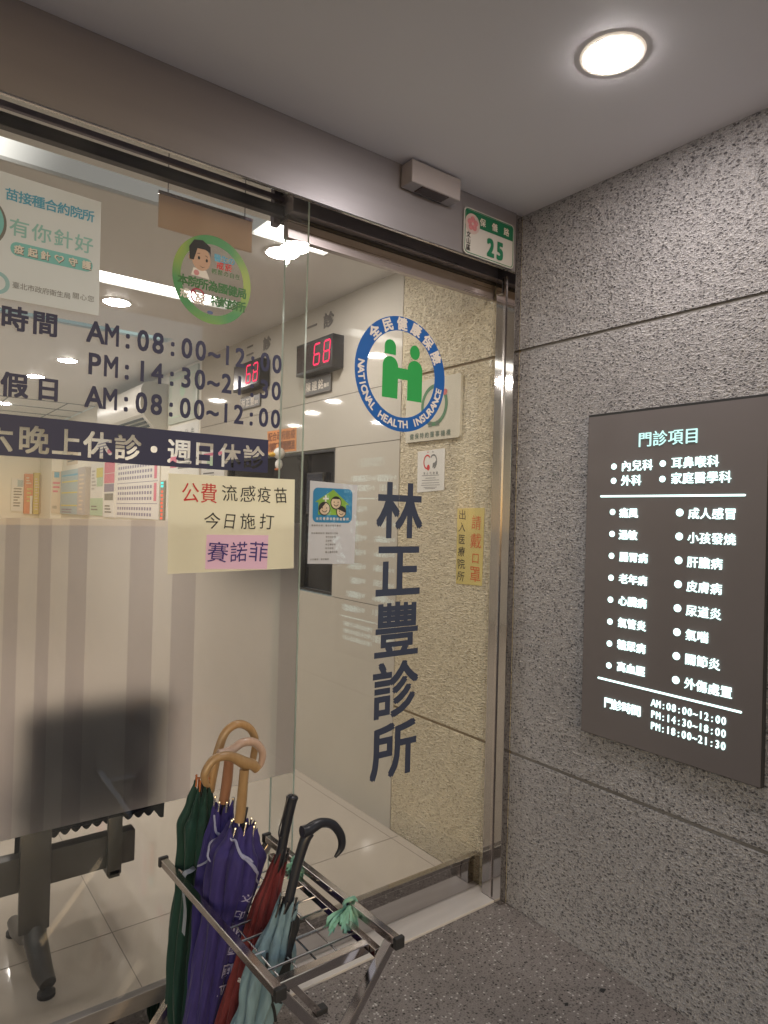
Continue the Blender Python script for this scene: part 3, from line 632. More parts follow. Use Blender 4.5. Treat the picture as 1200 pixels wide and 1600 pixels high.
b = MB(); flat(b, fL, [(.678, 2.205), (.676, 2.240), (.690, 2.262), (.715, 2.266), (.738, 2.252), (.740, 2.222), (.735, 2.236), (.722, 2.241), (.700, 2.240), (.695, 2.222), (.690, 2.205)], .0014); b.build('hair', 'black', t)
b = MB()
for x, z in ((.705, 2.214), (.728, 2.211)): flat(b, fL, ell(x, z, .0033, .0048, n=12), .0016)
flat(b, fL, [(.700, 2.226), (.708, 2.228), (.708, 2.2265), (.700, 2.2245)], .0016); flat(b, fL, [(.723, 2.225), (.731, 2.222), (.731, 2.2205), (.723, 2.2235)], .0016)
flat(b, fL, [(.706, 2.193), (.716, 2.188), (.724, 2.192), (.716, 2.1895)], .0016); b.build('features', 'black', t)
b = MB(); flat(b, fL, [(.690, 2.184), (.728, 2.182), (.738, 2.160), (.684, 2.162)], .0008); b.build('coat', 'paper', t)
b = MB(); flat(b, fL, ell(.699, 2.171, .008, n=14), .0013); b.build('badge', P('pink_print', (.55, .25, .27), .6), t)
for s, x0, x1, z, h, c in (('醫生の', .760, .803, 2.2275, .021, 'skyblue'), ('戒菸', .768, .794, 2.207, .021, 'red'), ('輕鬆の自在', .751, .823, 2.187, .015, P('olive_print', (.10, .19, .09), .6))):
    b = MB(); word(b, fL, s, x0, x1, z, h, bold=.02, d=.001); b.build('lettering', c, t)
dk = P('dark_green_print', (.045, .16, .05), .6); lt = P('pale_green_print', (.42, .52, .24), .6)
for mm, bo, d in ((dk, .032, .0009),):
    b = MB(); word(b, fL, '本院所為國健局', .661, .838, 2.143, .029, bold=bo, d=d); word(b, fL, '特約診所', .758, .836, 2.103, .029, bold=bo, d=d); b.build('lettering', mm, t)
b = MB(); ring(b, fL, .704, 2.107, .0165, .0215, .0009); flat(b, fL, [(.689, 2.117), (.693, 2.121), (.719, 2.097), (.715, 2.093)], .0012); b.build('no_smoking_mark', P('crimson_print', (.36, .045, .085), .6), t)
b = MB(); put(b, fL, '戒', .667, 2.107, .026, bold=.03, d=.0013); put(b, fL, '菸', .711, 2.098, .030, bold=.03, d=.0016); b.build('lettering', 'paper', t)
b = MB(); flat(b, fL, ell(.742, 2.067, .009, .005, n=18), .001); b.build('emblem', P('blue_emblem_print', (.10, .14, .30), .6), t)
# plastic sleeve with family-doctor sheet on the door
t = thing('family_doctor_notice', 'white sheet with blue family logo in a clear plastic sleeve', 'notice', (1.242, YD, 1.332)); b = MB()
slab(b, fD, [(1.146, 1.335), (1.334, 1.330), (1.340, 1.606), (1.148, 1.612)], .002, .0032); b.build('paper', P('bluish_white_paper', (.56, .58, .63), .6, var=.04, vscale=9), t)
b = MB(); gx, gy = 8, 10
def slv(i, j): return fD.p(1.139 + .206 * i / gx, 1.325 + .295 * j / gy, .006 + .0022 * math.sin(i * 1.7 + j * .6) + .0012 * math.sin(j * 2.3 + i))
b.mesh([slv(i, j) for j in range(gy + 1) for i in range(gx + 1)], [(j * (gx + 1) + i, j * (gx + 1) + i + 1, (j + 1) * (gx + 1) + i + 1, (j + 1) * (gx + 1) + i) for j in range(gy) for i in range(gx)]); b.build('plastic_sleeve', GLASS('clear_plastic_sleeve', (.97, .97, .98), .05, .06), t, smooth=True, angle=180)
b = MB(); flat(b, fD, rrect(1.160, 1.319, 1.473, 1.590, .018), .0038); lg = b.build('logo_square', P('logo_blue', (.02, .22, .45), .5), t)
b = MB(); flat(b, fD, [(1.181, 1.499), (1.293, 1.499), (1.293, 1.535), (1.307, 1.535), (1.240, 1.586), (1.167, 1.541), (1.181, 1.541)], .0043); b.build('house', P('logo_green', (.22, .42, .05), .5), lg)
b = MB(); flat(b, fD, rect(1.198, 1.221, 1.551, 1.557), .0048); flat(b, fD, rect(1.2065, 1.2125, 1.5425, 1.5655), .0047)
b.build('cross', 'paper', lg)
for (x, z, r), hair in zip(((1.205, 1.520, .0235), (1.251, 1.541, .0225), (1.273, 1.511, .0205)), ((200, 75), (140, 40), (150, -10))):
    b = MB(); flat(b, fD, ell(x, z, r, n=26), .0050); flat(b, fD, ell(x, z, r * .86, n=26), .0054, 1)
    flat(b, fD, ell(x, z, r * .9, n=12, a0=min(hair), a1=max(hair)), .0057)
    for sx_ in (-1, 1): flat(b, fD, ell(x + sx_ * r * .36, z + r * .1, r * .1, n=8), .0057)
    ring(b, fD, x, z - r * .05, r * .38, r * .48, .0057, n=10, a0=205, a1=335)
    b.build('smiling_face', ['black', P('logo_skin', (.62, .50, .36), .6)], lg)
b = MB(); word(b, fD, '全民健康保險家庭醫師', 1.178, 1.300, 1.486, .0095, bold=.02, d=.0046); b.build('lettering', 'paper', lg)
b = MB(); kw = dict(bold=.015, d=.0040)
word(b, fD, '醫療群名稱：臺北市家庭醫師', 1.160, 1.270, 1.463, .0062, **kw); word(b, fD, '家庭醫師診所', 1.160, 1.205, 1.437, .0062, **kw)
for i, s in enumerate(('張診所小兒科', '李外科診所', '王診所', '林正豐診所', '和平診所', '臺大醫院分院')): row(b, fD, s, 1.217, 1.437 - .0128 * i, .0065, .0085, **kw)
word(b, fD, '合作醫院：萬芳醫院', 1.158, 1.225, 1.349, .0062, **kw); b.build('lettering', 'greytext', t)
# frosted film with vertical bands, stuck inside the fixed glass
b = MB(); xs = [-1.2, -1.05, -.9, -.72, -.6, -.45, -.3, -.14, 0, .08, .16, .248, .279, .320, .350, .390, .435, .543, .608, .659, .727, .997, 1.0595]
for i in range(len(xs) - 1):
    z0, z1 = .690, 1.472; b.box(xs[i], xs[i + 1], YL + .0106, YL + .0122, z0, z1, mi=i % 2)
bmesh.ops.remove_doubles(b.bm, verts=b.bm.verts, dist=1e-5)
bad = [fc for fc in b.bm.faces if abs(fc.normal.x) > .9 and -1.19 < fc.calc_center_median().x < 1.05]
bmesh.ops.delete(b.bm, geom=bad, context='FACES')
tag(b.build('frosted_film', [FILM('clear_frosted_band', (.50, .48, .50), .94, .46, (.99, .98, .985)), FILM('dense_frosted_band', (.40, .38, .40), .94, .48, (.88, .86, .88))]), 'frosted privacy film with vertical bands on the lower fixed glass', 'window film')
# brown sheet hanging behind the glass
t = thing('hanging_sign', 'plain brown sheet hanging on clips behind the fixed glass', 'sign', (.83, .3, 2.37))
b = MB(); b.box(.672, .987, .298, .302, 2.378, 2.482); b.build('sheet', 'brown', t)
b = MB(); b.box(.670, .989, .295, .305, 2.481, 2.492, .001); b.build('top_rail', 'steel2', t)
b = MB(); b.tube([(.70, .3, 2.49), (.70, .3, CEIL)], .0015, 6); b.build('wire', 'greysteel', t); b = MB(); b.tube([(.96, .3, 2.49), (.96, .3, CEIL)], .0015, 6); b.build('wire', 'greysteel', t)

# ------------------------------------------------------------------ things on the inside walls
fW = side(XW)
SEG = {'6': 'afedcg', '8': 'abcdefg'}
def counter(y0, y1, z0, z1, label, tilt):
    t = thing('queue_display', label, 'display', (XW, (y0 + y1) / 2, z0), 'queue number displays'); xf = XW - .075
    b = MB(); b.box(xf, XW - .001, y0, y1, z0, z1, .004); b.build('case', 'ledbox', t, smooth=True)
    b = MB(); b.box(xf - .0015, xf + .001, y0 + .02, y1 - .012, z0 + .018, z1 - .018); b.build('window', 'ledface', t)
    f = side(xf); w, h, s = .060, .113, .0105; zc = (z0 + z1) / 2 + .003
    for i, ch in enumerate('68'):
        b = MB()
        cx = -(y0 + .156 - i * .103)
        P_ = {'a': (0, h / 2, 1), 'g': (0, 0, 1), 'd': (0, -h / 2, 1), 'f': (-w / 2, h / 4, 0), 'b': (w / 2, h / 4, 0), 'e': (-w / 2, -h / 4, 0), 'c': (w / 2, -h / 4, 0)}
        for k in SEG[ch]:
            x, y, hor = P_[k]; l = (w if hor else h / 2) / 2 - .001
            pts = [(-l, 0), (-l + s / 2, s / 2), (l - s / 2, s / 2), (l, 0), (l - s / 2, -s / 2), (-l + s / 2, -s / 2)]
            if not hor: pts = [(-q, p) for p, q in pts]
            flat(b, f, [(cx + x + p + .09 * (y + q), zc + y + q) for p, q in pts], .003)
        b.build('digit', 'led', t)
    return t
counter(1.255, 1.646, 2.294, 2.475, 'black queue display with red 68, nearer the door on the beige panels', 0)
counter(2.118, 2.512, 2.316, 2.494, 'black queue display with red 68, farther in behind the opening hours', 0)
for y0, y1, z0, z1, s, lb in ((1.366, 1.652, 2.185, 2.290, '陳建銘醫師', 'grey name plaque under the nearer queue display'), (2.231, 2.525, 2.203, 2.291, '林正豐醫師', 'grey name plaque under the farther queue display')):
    t = thing('name_plaque', lb, 'plaque', (XW, (y0 + y1) / 2, z0), 'doctor name plaques')
    b = MB(); b.box(XW - .012, XW - .0005, y0, y1, z0, z1, .002); b.build('plate', P('dark_plaque', (.10, .095, .09), .35), t)
    f = side(XW - .012); b = MB(); flat(b, f, rect(-y1 + .004, -y0 - .004, z1 - .008, z1 - .004), .001); flat(b, f, rect(-y1 + .004, -y0 - .004, z0 + .004, z0 + .008), .001); b.build('trim', 'steel', t)
    b = MB(); zc = (z0 + z1) / 2
    for i, ch in enumerate(s): put(b, f, ch, -y1 + (.045, .115, .185, .232, .258)[i], zc - (.012 if i > 2 else 0), .055 if i < 3 else .024, bold=.02, d=.001)
    b.build('lettering', 'cream', t)
for s, ys, z, lb in (('一診', (1.60, 1.42), 2.596, 'grey raised characters for room one above the nearer display'), ('二診', (2.42, 2.17), 2.606, 'grey raised characters for room two above the farther display')):
    b = MB()
    for ch, y in zip(s, ys): put(b, fW, ch, -y, z, .082, sx=1.25, bold=.02, d=.0, thick=.003)
    tag(b.build('room_lettering', P('grey_raised_letters', (.16, .145, .135), .5)), lb, 'lettering')
# orange note, duck toy
t = thing('orange_note', 'orange paper note with handwriting above the black window', 'note', (XW, 1.93, 1.875)); b = MB(); f = side(XW)
slab(b, f, [(-2.115, 1.882), (-1.748, 1.878), (-1.752, 2.022), (-2.128, 2.026)], .0005, .002); b.build('paper', P('orange_paper', (.72, .30, .11), .7), t)
b = MB(); word(b, f, '配合政府防疫', -2.085, -1.79, 1.985, .054, bold=.015, d=.003, jit=.02); word(b, f, '請戴口罩量體溫', -2.085, -1.79, 1.920, .054, bold=.015, d=.003, jit=.02); b.build('lettering', P('brown_ink', (.22, .07, .03), .6), t)
def blob(b, c, rx, ry, rz, n=12, mi=0):
    vs, fs = [], []
    for i in range(n + 1):
        a = PI * i / n
        for j in range(n * 2): q = PI * j / n; vs.append((c[0] + rx * math.sin(a) * math.cos(q), c[1] + ry * math.sin(a) * math.sin(q), c[2] + rz * math.cos(a)))
    for i in range(n):
        for j in range(2 * n): fs.append((i * 2 * n + j, (i + 1) * 2 * n + j, (i + 1) * 2 * n + (j + 1) % (2 * n), i * 2 * n + (j + 1) % (2 * n)))
    b.mesh(vs, fs, mi); bmesh.ops.remove_doubles(b.bm, verts=b.bm.verts, dist=1e-6)
t = thing('toy_duck', 'tiny white toy bird with a yellow beak hung before the black window', 'toy', (XW - .05, 1.93, 1.76)); x = XW - .05
b = MB(); blob(b, (x, 1.87, 1.866), .034, .040, .036); blob(b, (x, 1.87, 1.800), .022, .025, .032)
b.build('body', 'white', t, smooth=True, angle=180)
b = MB(); blob(b, (x - .036, 1.888, 1.857), .022, .030, .014); b.build('beak', P('yellow_plastic', (.70, .42, .05), .4), t, smooth=True, angle=180)
b = MB(); blob(b, (x - .008, 1.855, 1.768), .012, .012, .008); blob(b, (x - .008, 1.885, 1.768), .012, .012, .008); b.build('feet', 'orangetip', t, smooth=True, angle=180)
b = MB(); b.tube([(x, 1.87, 1.9), (x + .03, 1.87, 1.97), (XW - .003, 1.87, 2.0)], .001, 5); b.build('cord', 'greysteel', t)
# framed square certificate, small notice and yellow mask notice on the cream pebble wall
t = thing('wall_certificate', 'square white acrylic certificate panel with a green ring', 'certificate', (XW, .5, 1.848)); f = side(XW - .012)
b = MB(); slab(b, f, rrect(-.690, -.316, 1.848, 2.126, .014), -.0115, 0); b.build('panel', P('glossy_white_acrylic', (.62, .58, .49), .08), t)
b = MB(); ring(b, f, -.487, 2.005, .072, .090, .001, ry=1.05); b.build('green_ring', P('certificate_green', (.07, .19, .09), .4), t)
b = MB(); flat(b, f, ell(-.415, 2.055, .014, n=16), .002); b.build('red_dot', P('certificate_red', (.5, .1, .09), .4), t)
b = MB()
for i, ch in enumerate('健保特約醫事機構'): put(b, f, ch, -.640 + .036 * i, 1.874, .026, bold=.02, d=.001)
for i, ch in enumerate('健保'): put(b, f, ch, -.512 + .05 * i, 1.921, .026, bold=.02, d=.0018)
b.build('lettering', P('grey_green_print', (.13, .17, .13), .5), t)
t = thing('no_touting_notice', 'small white paper notice with a red and black heart shape of two figures', 'notice', (XW, .51, 1.615)); f = side(XW)
b = MB(); slab(b, f, [(-.604, 1.613), (-.419, 1.622), (-.419, 1.808), (-.606, 1.803)], .0005, .002); b.build('paper', 'paper', t)
b = MB(); ring(b, f, -.537, 1.752, .020, .026, .0026, 0, 30, 1.3, 40, 270); flat(b, f, ell(-.528, 1.726, .010, .014, n=14), .0028); flat(b, f, ell(-.533, 1.796, .0035, n=8), .0028); b.build('red_figure', 'red', t)
b = MB(); ring(b, f, -.495, 1.752, .020, .026, .0026, 0, 30, 1.3, -80, 140); flat(b, f, [(-.500, 1.722), (-.478, 1.735), (-.471, 1.760), (-.485, 1.748), (-.497, 1.745)], .0028); flat(b, f, ell(-.499, 1.796, .0035, n=8), .0028)
word(b, f, '禁止代檢藥', -.555, -.468, 1.700, .012, bold=.01, d=.0026)
for i, (w_, zz) in enumerate(((.12, 1.690), (.07, 1.678), (.12, 1.668), (.12, 1.656), (.13, 1.646), (.09, 1.636), (.07, 1.630))): flat(b, f, rect(-.512 - w_ / 2, -.512 + w_ / 2, zz - .0012, zz + .0012), .0026)
b.build('lettering', 'greytext', t)
t = thing('mask_notice', 'tall yellow handwritten mask notice taped near the door jamb', 'notice', (XW, .25, 1.22))
b = MB(); slab(b, f, [(-.327, 1.218), (-.172, 1.223), (-.168, 1.545), (-.330, 1.541)], .0005, .002); b.build('paper', P('yellow_notice_paper', (.58, .47, .17), .6, var=.06, vscale=7), t)
b = MB()
for i, ch in enumerate('請戴口罩'): put(b, f, ch, -.212, (1.483, 1.407, 1.335, 1.268)[i], (.058, .062, .046, .066)[i], bold=.0, d=.003, rot=random.uniform(-.09, .09), sx=random.uniform(.88, 1.08), skew=random.uniform(-.10, .10))
b.build('lettering', P('vermilion_ink', (.60, .13, .04), .6), t)
b = MB()
for i, ch in enumerate('出入医療院所'): put(b, f, ch, -.297, 1.515 - .0525 * i, .042, bold=-.004, d=.003, rot=random.uniform(-.09, .09), sx=random.uniform(.88, 1.08), skew=random.uniform(-.10, .10))
b.build('lettering', 'black', t)
# air conditioner
t = thing('air_conditioner', 'white wall-mounted split air conditioner under the ceiling', 'air conditioner', (XW, 4.75, 2.31)); b = MB()
prof = [(XW - .001, 2.13), (XW - .001, 2.60), (XW - .14, 2.605)] + [(XW - .155 + .078 * math.cos(a), 2.525 + .078 * math.sin(a)) for a in [math.radians(95 + 14 * i) for i in range(7)]] + [(1.762, 2.40), (1.775, 2.345), (1.80, 2.305), (1.95, 2.14)]
b.prism([(x, 4.03, z) for x, z in prof], (0, 1.42, 0)); b.build('body', P('warm_white_plastic', (.54, .51, .46), .3), t, smooth=True, angle=50)
b = MB(); b.obox((1.789, 4.06, 2.318), (1.789, 5.42, 2.318), .020, .006, up=(1, 0, .9)); b.build('louver', P('pale_louver', (.50, .47, .42), .35), t)
b = MB()
for i in range(3): b.obox((1.809 + i * .026, 4.10, 2.287 - i * .0286), (1.809 + i * .026, 5.36, 2.287 - i * .0286), .022, .008, up=(1, 0, .9))
b.build('air_outlet', 'rubber', t)
# papers along the side wall
def board(name, label, cat, fr, x0, x1, z0, z1, th, base, blocks, grp=None, lean=0.0):
    t = thing(name, label, cat, fr.p((x0 + x1) / 2, z0), grp); b = MB(); slab(b, fr, [(x0, z0), (x1, z0), (x1, z1), (x0, z1)], .001, th); b.build('sheet', base, t)
    by = {}
    for (u0, u1, v0, v1, c) in blocks: by.setdefault(c, []).append((u0, u1, v0, v1))
    for j, (c, L_) in enumerate(by.items()):
        b = MB()
        for u0, u1, v0, v1 in L_: flat(b, fr, rect(x0 + (x1 - x0) * u0, x0 + (x1 - x0) * u1, z0 + (z1 - z0) * v0, z0 + (z1 - z0) * v1), th + .001 + .0006 * j)
        b.build('printed_blocks', c, t)
    return t
def lines(u0, u1, v0, v1, n, c): return [(u0, u0 + (u1 - u0) * random.uniform(.5, 1), v0 + (v1 - v0) * i / n, v0 + (v1 - v0) * (i + .45) / n, c) for i in range(n)]
PB = lambda n, c: P(n, c, .6)
M['pk'] = PB('pink_print2', (.62, .16, .25)); M['mint'] = PB('mint_paper', (.42, .55, .40)); M['bl'] = PB('pale_blue_paper', (.33, .43, .48)); M['or'] = PB('orange_print', (.62, .20, .12)); M['ye'] = PB('mustard_paper', (.55, .44, .14))
M['cr'] = PB('cream_paper', (.62, .52, .42)); M['yl'] = PB('yellow_print', (.62, .55, .16)); M['vi'] = PB('violet_grey_print', (.22, .20, .30)); M['lil'] = PB('lilac_grey_paper', (.44, .40, .40)); M['ledwhite'] = PB('calendar_white', (.68, .65, .62))
fB = front(8.99); gp = 'papers pinned along the back of the waiting room'
board('poster', 'pale poster at the far left of the pinned papers', 'poster', fB, 1.50, 1.655, 1.43, 1.90, .02, 'paper', lines(.2, .9, .15, .75, 7, 'greytext') + [(.5, .95, .75, .95, 'bl')], gp)
board('booklet', 'orange booklet next to the mustard one on the far wall', 'booklet', fB, 1.66, 1.77, 1.40, 1.97, .05, 'or', lines(.2, .8, .75, .95, 3, 'cr') + lines(.3, .9, .3, .7, 4, 'ye'), gp)
board('booklet', 'thick mustard booklet in the far corner beside the orange one', 'booklet', fB, 1.775, 1.855, 1.40, 1.99, .10, 'ye', lines(.15, .8, .1, .9, 12, 'cr'), gp)
f = front(8.15)
board('poster', 'cream poster on the corner column', 'poster', f, 1.865, 1.99, 1.42, 1.99, .02, 'cr', lines(.1, .9, .5, .8, 3, 'pk') + lines(.1, .9, .12, .2, 2, 'greytext') + [(.2, .7, .85, .98, 'skyblue')], gp)
f = side(XW)
board('booklet', 'small white leaflet standing in front of the orange booklet', 'leaflet', front(8.935), 1.735, 1.765, 1.40, 1.66, .01, 'paper', [], gp)
board('booklet', 'thin brown folder squeezed beside the mustard booklet', 'folder', front(8.99), 1.843, 1.8585, 1.41, 1.96, .16, 'brown', [], gp)
board('wall_chart', 'pale blue chart with yellow bars pinned beside the column', 'chart', f, -8.10, -7.05, 1.42, 1.99, .03, 'bl', [(.08, .95, .86, .9, 'skyblue'), (.08, .95, .72, .75, 'yl'), (.06, .95, .47, .5, 'yl'), (.06, .95, .18, .21, 'yl')] + lines(.1, .8, .03, .15, 2, 'vi'), gp)
board('wall_chart', 'lilac-grey floral chart right of the pale blue one', 'chart', f, -7.0, -6.62, 1.42, 1.99, .06, 'lil', lines(.2, .9, .1, .9, 9, 'cr'), gp)
board('poster', 'white poster with yellow-green block above a mint slip', 'poster', f, -6.58, -6.02, 1.42, 2.02, .01, 'paper', [(.5, .95, .55, .72, 'mint'), (.45, .95, .72, .9, 'yl'), (.0, 1, .0, .33, 'mint')] + lines(.1, .8, .1, .22, 2, 'greytext') + lines(.1, .45, .5, .9, 6, 'lil'), gp)
board('poster', 'pink and black poster left of the wall calendar', 'poster', f, -5.98, -5.56, 1.41, 2.02, .015, 'paper', [(.02, .98, .78, .98, 'pk'), (.02, .98, .6, .77, 'pk'), (.05, .95, .45, .59, 'vi'), (.1, .9, .3, .42, 'greytext')] + lines(.15, .9, .08, .24, 3, 'greytext'), gp)
bl = []
for g in range(3):
    v1 = .93 - g * .36; bl.append((.03, .97, v1 + .035, v1 + .045, 'vi'))
    for r in range(3):
        for c in range(14):
            v = v1 - .02 - r * .095
            if v > .04: bl.append((.06 + c * .058, .06 + c * .058 + .036, v - .05, v, 'vi'))
    if v1 - .28 > 0: bl.append((.895, .95, v1 - .28, v1 + .01, 'pk'))
board('poster', 'narrow pale sheet hanging high above the blue chart', 'poster', f, -7.9, -7.3, 2.06, 2.26, .006, 'cr', lines(.1, .9, .2, .8, 3, 'greytext'), gp)
board('poster', 'white sheet high above the pink and black poster', 'poster', f, -6.4, -5.7, 2.08, 2.30, .006, 'paper', lines(.1, .9, .2, .8, 4, 'vi') + [(.7, .95, .1, .3, 'pk')], gp)
t = board('wall_calendar', 'white wall calendar with rows of dates and red columns', 'calendar', f, -5.52, -4.16, 1.415, 1.985, .012, 'ledwhite', bl)
t = thing('framed_certificate', 'framed certificate with a lacy border right of the air conditioner', 'certificate', (XW, 3.65, 2.23)); b = MB()
slab(b, f, rect(-3.97, -3.32, 2.235, 2.665), .001, .015); b.build('frame', P('pale_green_frame', (.46, .48, .40), .4), t)
b = MB(); flat(b, f, rect(-3.92, -3.37, 2.275, 2.625), .0158); b.build('sheet', P('glazed_certificate', (.62, .62, .54), .1), t)
b = MB()
for i in range(26): flat(b, f, ell(-3.90 + i * .0205, 2.29, .008, n=8), .0165); flat(b, f, ell(-3.90 + i * .0205, 2.61, .008, n=8), .0165)
for i in range(14): flat(b, f, ell(-3.90, 2.31 + i * .0215, .008, n=8), .0165); flat(b, f, ell(-3.388, 2.31 + i * .0215, .008, n=8), .0165)
flat(b, f, ell(-3.64, 2.50, .06), .0165); b.build('lacy_border', 'mint', t)
t = board('memo_sheet', 'white memo sheet with handwriting under the framed certificate', 'notice', f, -3.93, -3.30, 1.99, 2.21, .003, 'paper', [])
b = MB(); word(b, f, '今日公告', -3.83, -3.42, 2.13, .075, bold=.0, d=.006, jit=.02); b.build('lettering', 'greytext', t)
board('memo_sheet', 'white sheet with green print just above the yellow notice', 'notice', f, -3.22, -2.79, 1.74, 1.965, .003, 'paper', [(.25, .6, .35, .75, 'mint'), (.1, .9, .8, .9, 'pk')] + lines(.1, .9, .1, .3, 2, 'greytext'))
board('memo_sheet', 'white sheet with pink corner left of the green printed one', 'notice', f, -3.93, -3.27, 1.70, 1.97, .003, 'paper', lines(.3, .95, .55, .9, 3, 'greytext') + [(.02, .25, .6, .95, 'pk')])
t = thing('led_ticker', 'narrow vertical ticker with cyan and red lights beside the calendar', 'display', (XW, 4.06, 1.4)); b = MB(); b.box(XW - .02, XW - .001, 4.015, 4.105, 1.40, 1.76, .003); b.build('case', P('grey_led_case', (.25, .24, .23), .4), t)
b = MB(); f2 = side(XW - .02)
for i in range(2): flat(b, f2, rect(-4.095, -4.025, 1.70 + .028 * i, 1.72 + .028 * i), .001)
b.build('lit_characters', EM('cyan_led', (.1, 1, .9), 1.2), t)
b = MB()
for i in range(8): flat(b, f2, rect(-4.09 + .012 * (i % 2), -4.03, 1.42 + .033 * i, 1.442 + .033 * i), .001)
b.build('lit_characters', EM('red_ticker_led', (1, .16, .10), 1.1), t)

# ------------------------------------------------------------------ beam seating behind the frosted film
t = thing('beam_seat', 'dark waiting-room beam seat behind the frosted film', 'bench', (.43, .62, 0))
b = MB(); b.box(-2.2, .742, .575, .625, .282, .392, .004); b.build('beam', 'dark', t, smooth=True)
t_leg = [(.43, .60, .47), (.43, .60, .17)]
b = MB(); b.box(.382, .472, .552, .574, .155, .50, .005); b.box(.405, .452, .576, .624, .10, .281, .004); b.build('leg', 'dark', t, smooth=True)
b = MB(); b.tube([(.43, .60, .19), (.435, .56, .12), (.445, .50, .055), (.452, .452, .040)], [.034, .034, .030, .024], 12); b.tube([(.43, .60, .15), (.425, .68, .085), (.42, .78, .05), (.418, .86, .040)], [.034, .032, .028, .022], 12)
b.build('foot', 'dark', t, smooth=True)
for y in (.462, .85):
    b = MB(); b.tube([(.45 - .08 * (y > .6) * .4, y, 0.0005), (.45 - .08 * (y > .6) * .4, y, .012), (.45 - .08 * (y > .6) * .4, y, .016), (.45 - .08 * (y > .6) * .4, y, .03)], [.026, .026, .018, .010], 16); b.build('glide', 'rubber', t, smooth=True)
b = MB(); b.box(.645, .692, .552, .574, .262, .46, .004); b.box(.650, .687, .552, .648, .255, .2815, .003); b.build('seat_bracket', 'dark', t, smooth=True)
b = MB(); nx, ny = 14, 8; vs = []
for j in range(ny + 1):
    for i in range(nx + 1):
        u, v = i / nx, j / ny; vs.append((.375 + .47 * u, .60 + .44 * v, .435 - .03 * math.sin(PI * min(1, v * 1.2)) + .02 * abs(2 * u - 1) ** 3))
fs = [(j * (nx + 1) + i, j * (nx + 1) + i + 1, (j + 1) * (nx + 1) + i + 1, (j + 1) * (nx + 1) + i) for j in range(ny) for i in range(nx)]
b.mesh(vs, fs); k = bmesh.ops.solidify(b.bm, geom=b.bm.faces[:], thickness=.012); b.build('seat', 'seat', t, smooth=True)
b = MB(); vs = []; nz_ = 8
for j in range(nz_ + 1):
    for i in range(85):
        u, v = i / 84, j / nz_
        vs.append((.372 + .476 * u, .60 - .05 * v + .02 * math.cos((u - .5) * PI), .412 + .448 * v - .012 * abs(2 * u - 1) ** 4 * v + (.016 - .016 * abs(math.sin(PI * i / 6)) - .03 * max(0, (abs(2 * u - 1) - .9) / .1) if j == 0 else 0)))
b.mesh(vs, [(j * 85 + i, j * 85 + i + 1, (j + 1) * 85 + i + 1, (j + 1) * 85 + i) for j in range(nz_) for i in range(84)]); bmesh.ops.solidify(b.bm, geom=b.bm.faces[:], thickness=.014); b.build('backrest', 'seat', t, smooth=True)
b = MB()
for i in range(9): b.tube([(.395 + i * .053, .60, .487), (.395 + i * .053, .61, .46), (.395 + i * .053, .63, .43)], .006, 6)
b.build('support_ribs', 'dark', t)

# ------------------------------------------------------------------ umbrella rack
RZ = .56
t = thing('umbrella_rack', 'folding stainless umbrella rack with crossed legs outside the glass', 'umbrella rack', (.79, -.33, 0))
A_, B_, C_, D_ = (.634, -.012, RZ), (.652, -.632, RZ), (.923, -.045, RZ), (.942, -.640, RZ)
for p, q in ((A_, B_), (C_, D_)):
    b = MB(); b.obox(p, q, .019, .019, bev=.002); b.build('top_rail', 'steel2', t)
for (p, q) in (((.932, -.622, RZ - .004), (.475, -.622, .0)), ((.932, -.055, RZ - .004), (.475, -.055, .0)), ((.655, -.598, RZ - .004), (1.10, -.598, .0)), ((.650, -.080, RZ - .004), (1.10, -.080, .0))):
    b = MB(); b.obox(p, q, .019, .024, up=(0, 1, 0), bev=.002); b.build('leg', 'steel2', t)
b = MB(); b.obox((.910, -.10, .532), (.910, -.608, .532), .018, .018, bev=.0015); b.obox((.672, -.575, .5335), (.9005, -.5755, .5335), .022, .022, bev=.0015)
b.build('grid_frame', 'steel2', t)
b = MB()
for y in (-.515, -.455, -.395, -.335, -.275, -.215, -.155): b.tube([(.668, y, .528), (.905, y, .528)], .0028, 8)
for x in (.70, .745, .793, .846): b.tube([(x, -.57, .5225), (x, -.10, .5225)], .0022, 8)
b.build('grid_wires', 'tip', t, smooth=True)
for p, s in ((A_, 1), (B_, -1), (C_, 1), (D_, -1)):
    b = MB(); b.box(p[0] - .0125, p[0] + .0125, p[1] - .006, p[1] + .006, p[2] - .0125, p[2] + .0125, .002); b.build('end_cap', 'rubber', t)
for p in ((.475, -.622), (.475, -.055), (1.10, -.598), (1.10, -.080)):
    b = MB(); b.box(p[0] - .02, p[0] + .02, p[1] - .014, p[1] + .014, 0.0005, .018, .003); b.build('foot_cap', 'rubber', t)

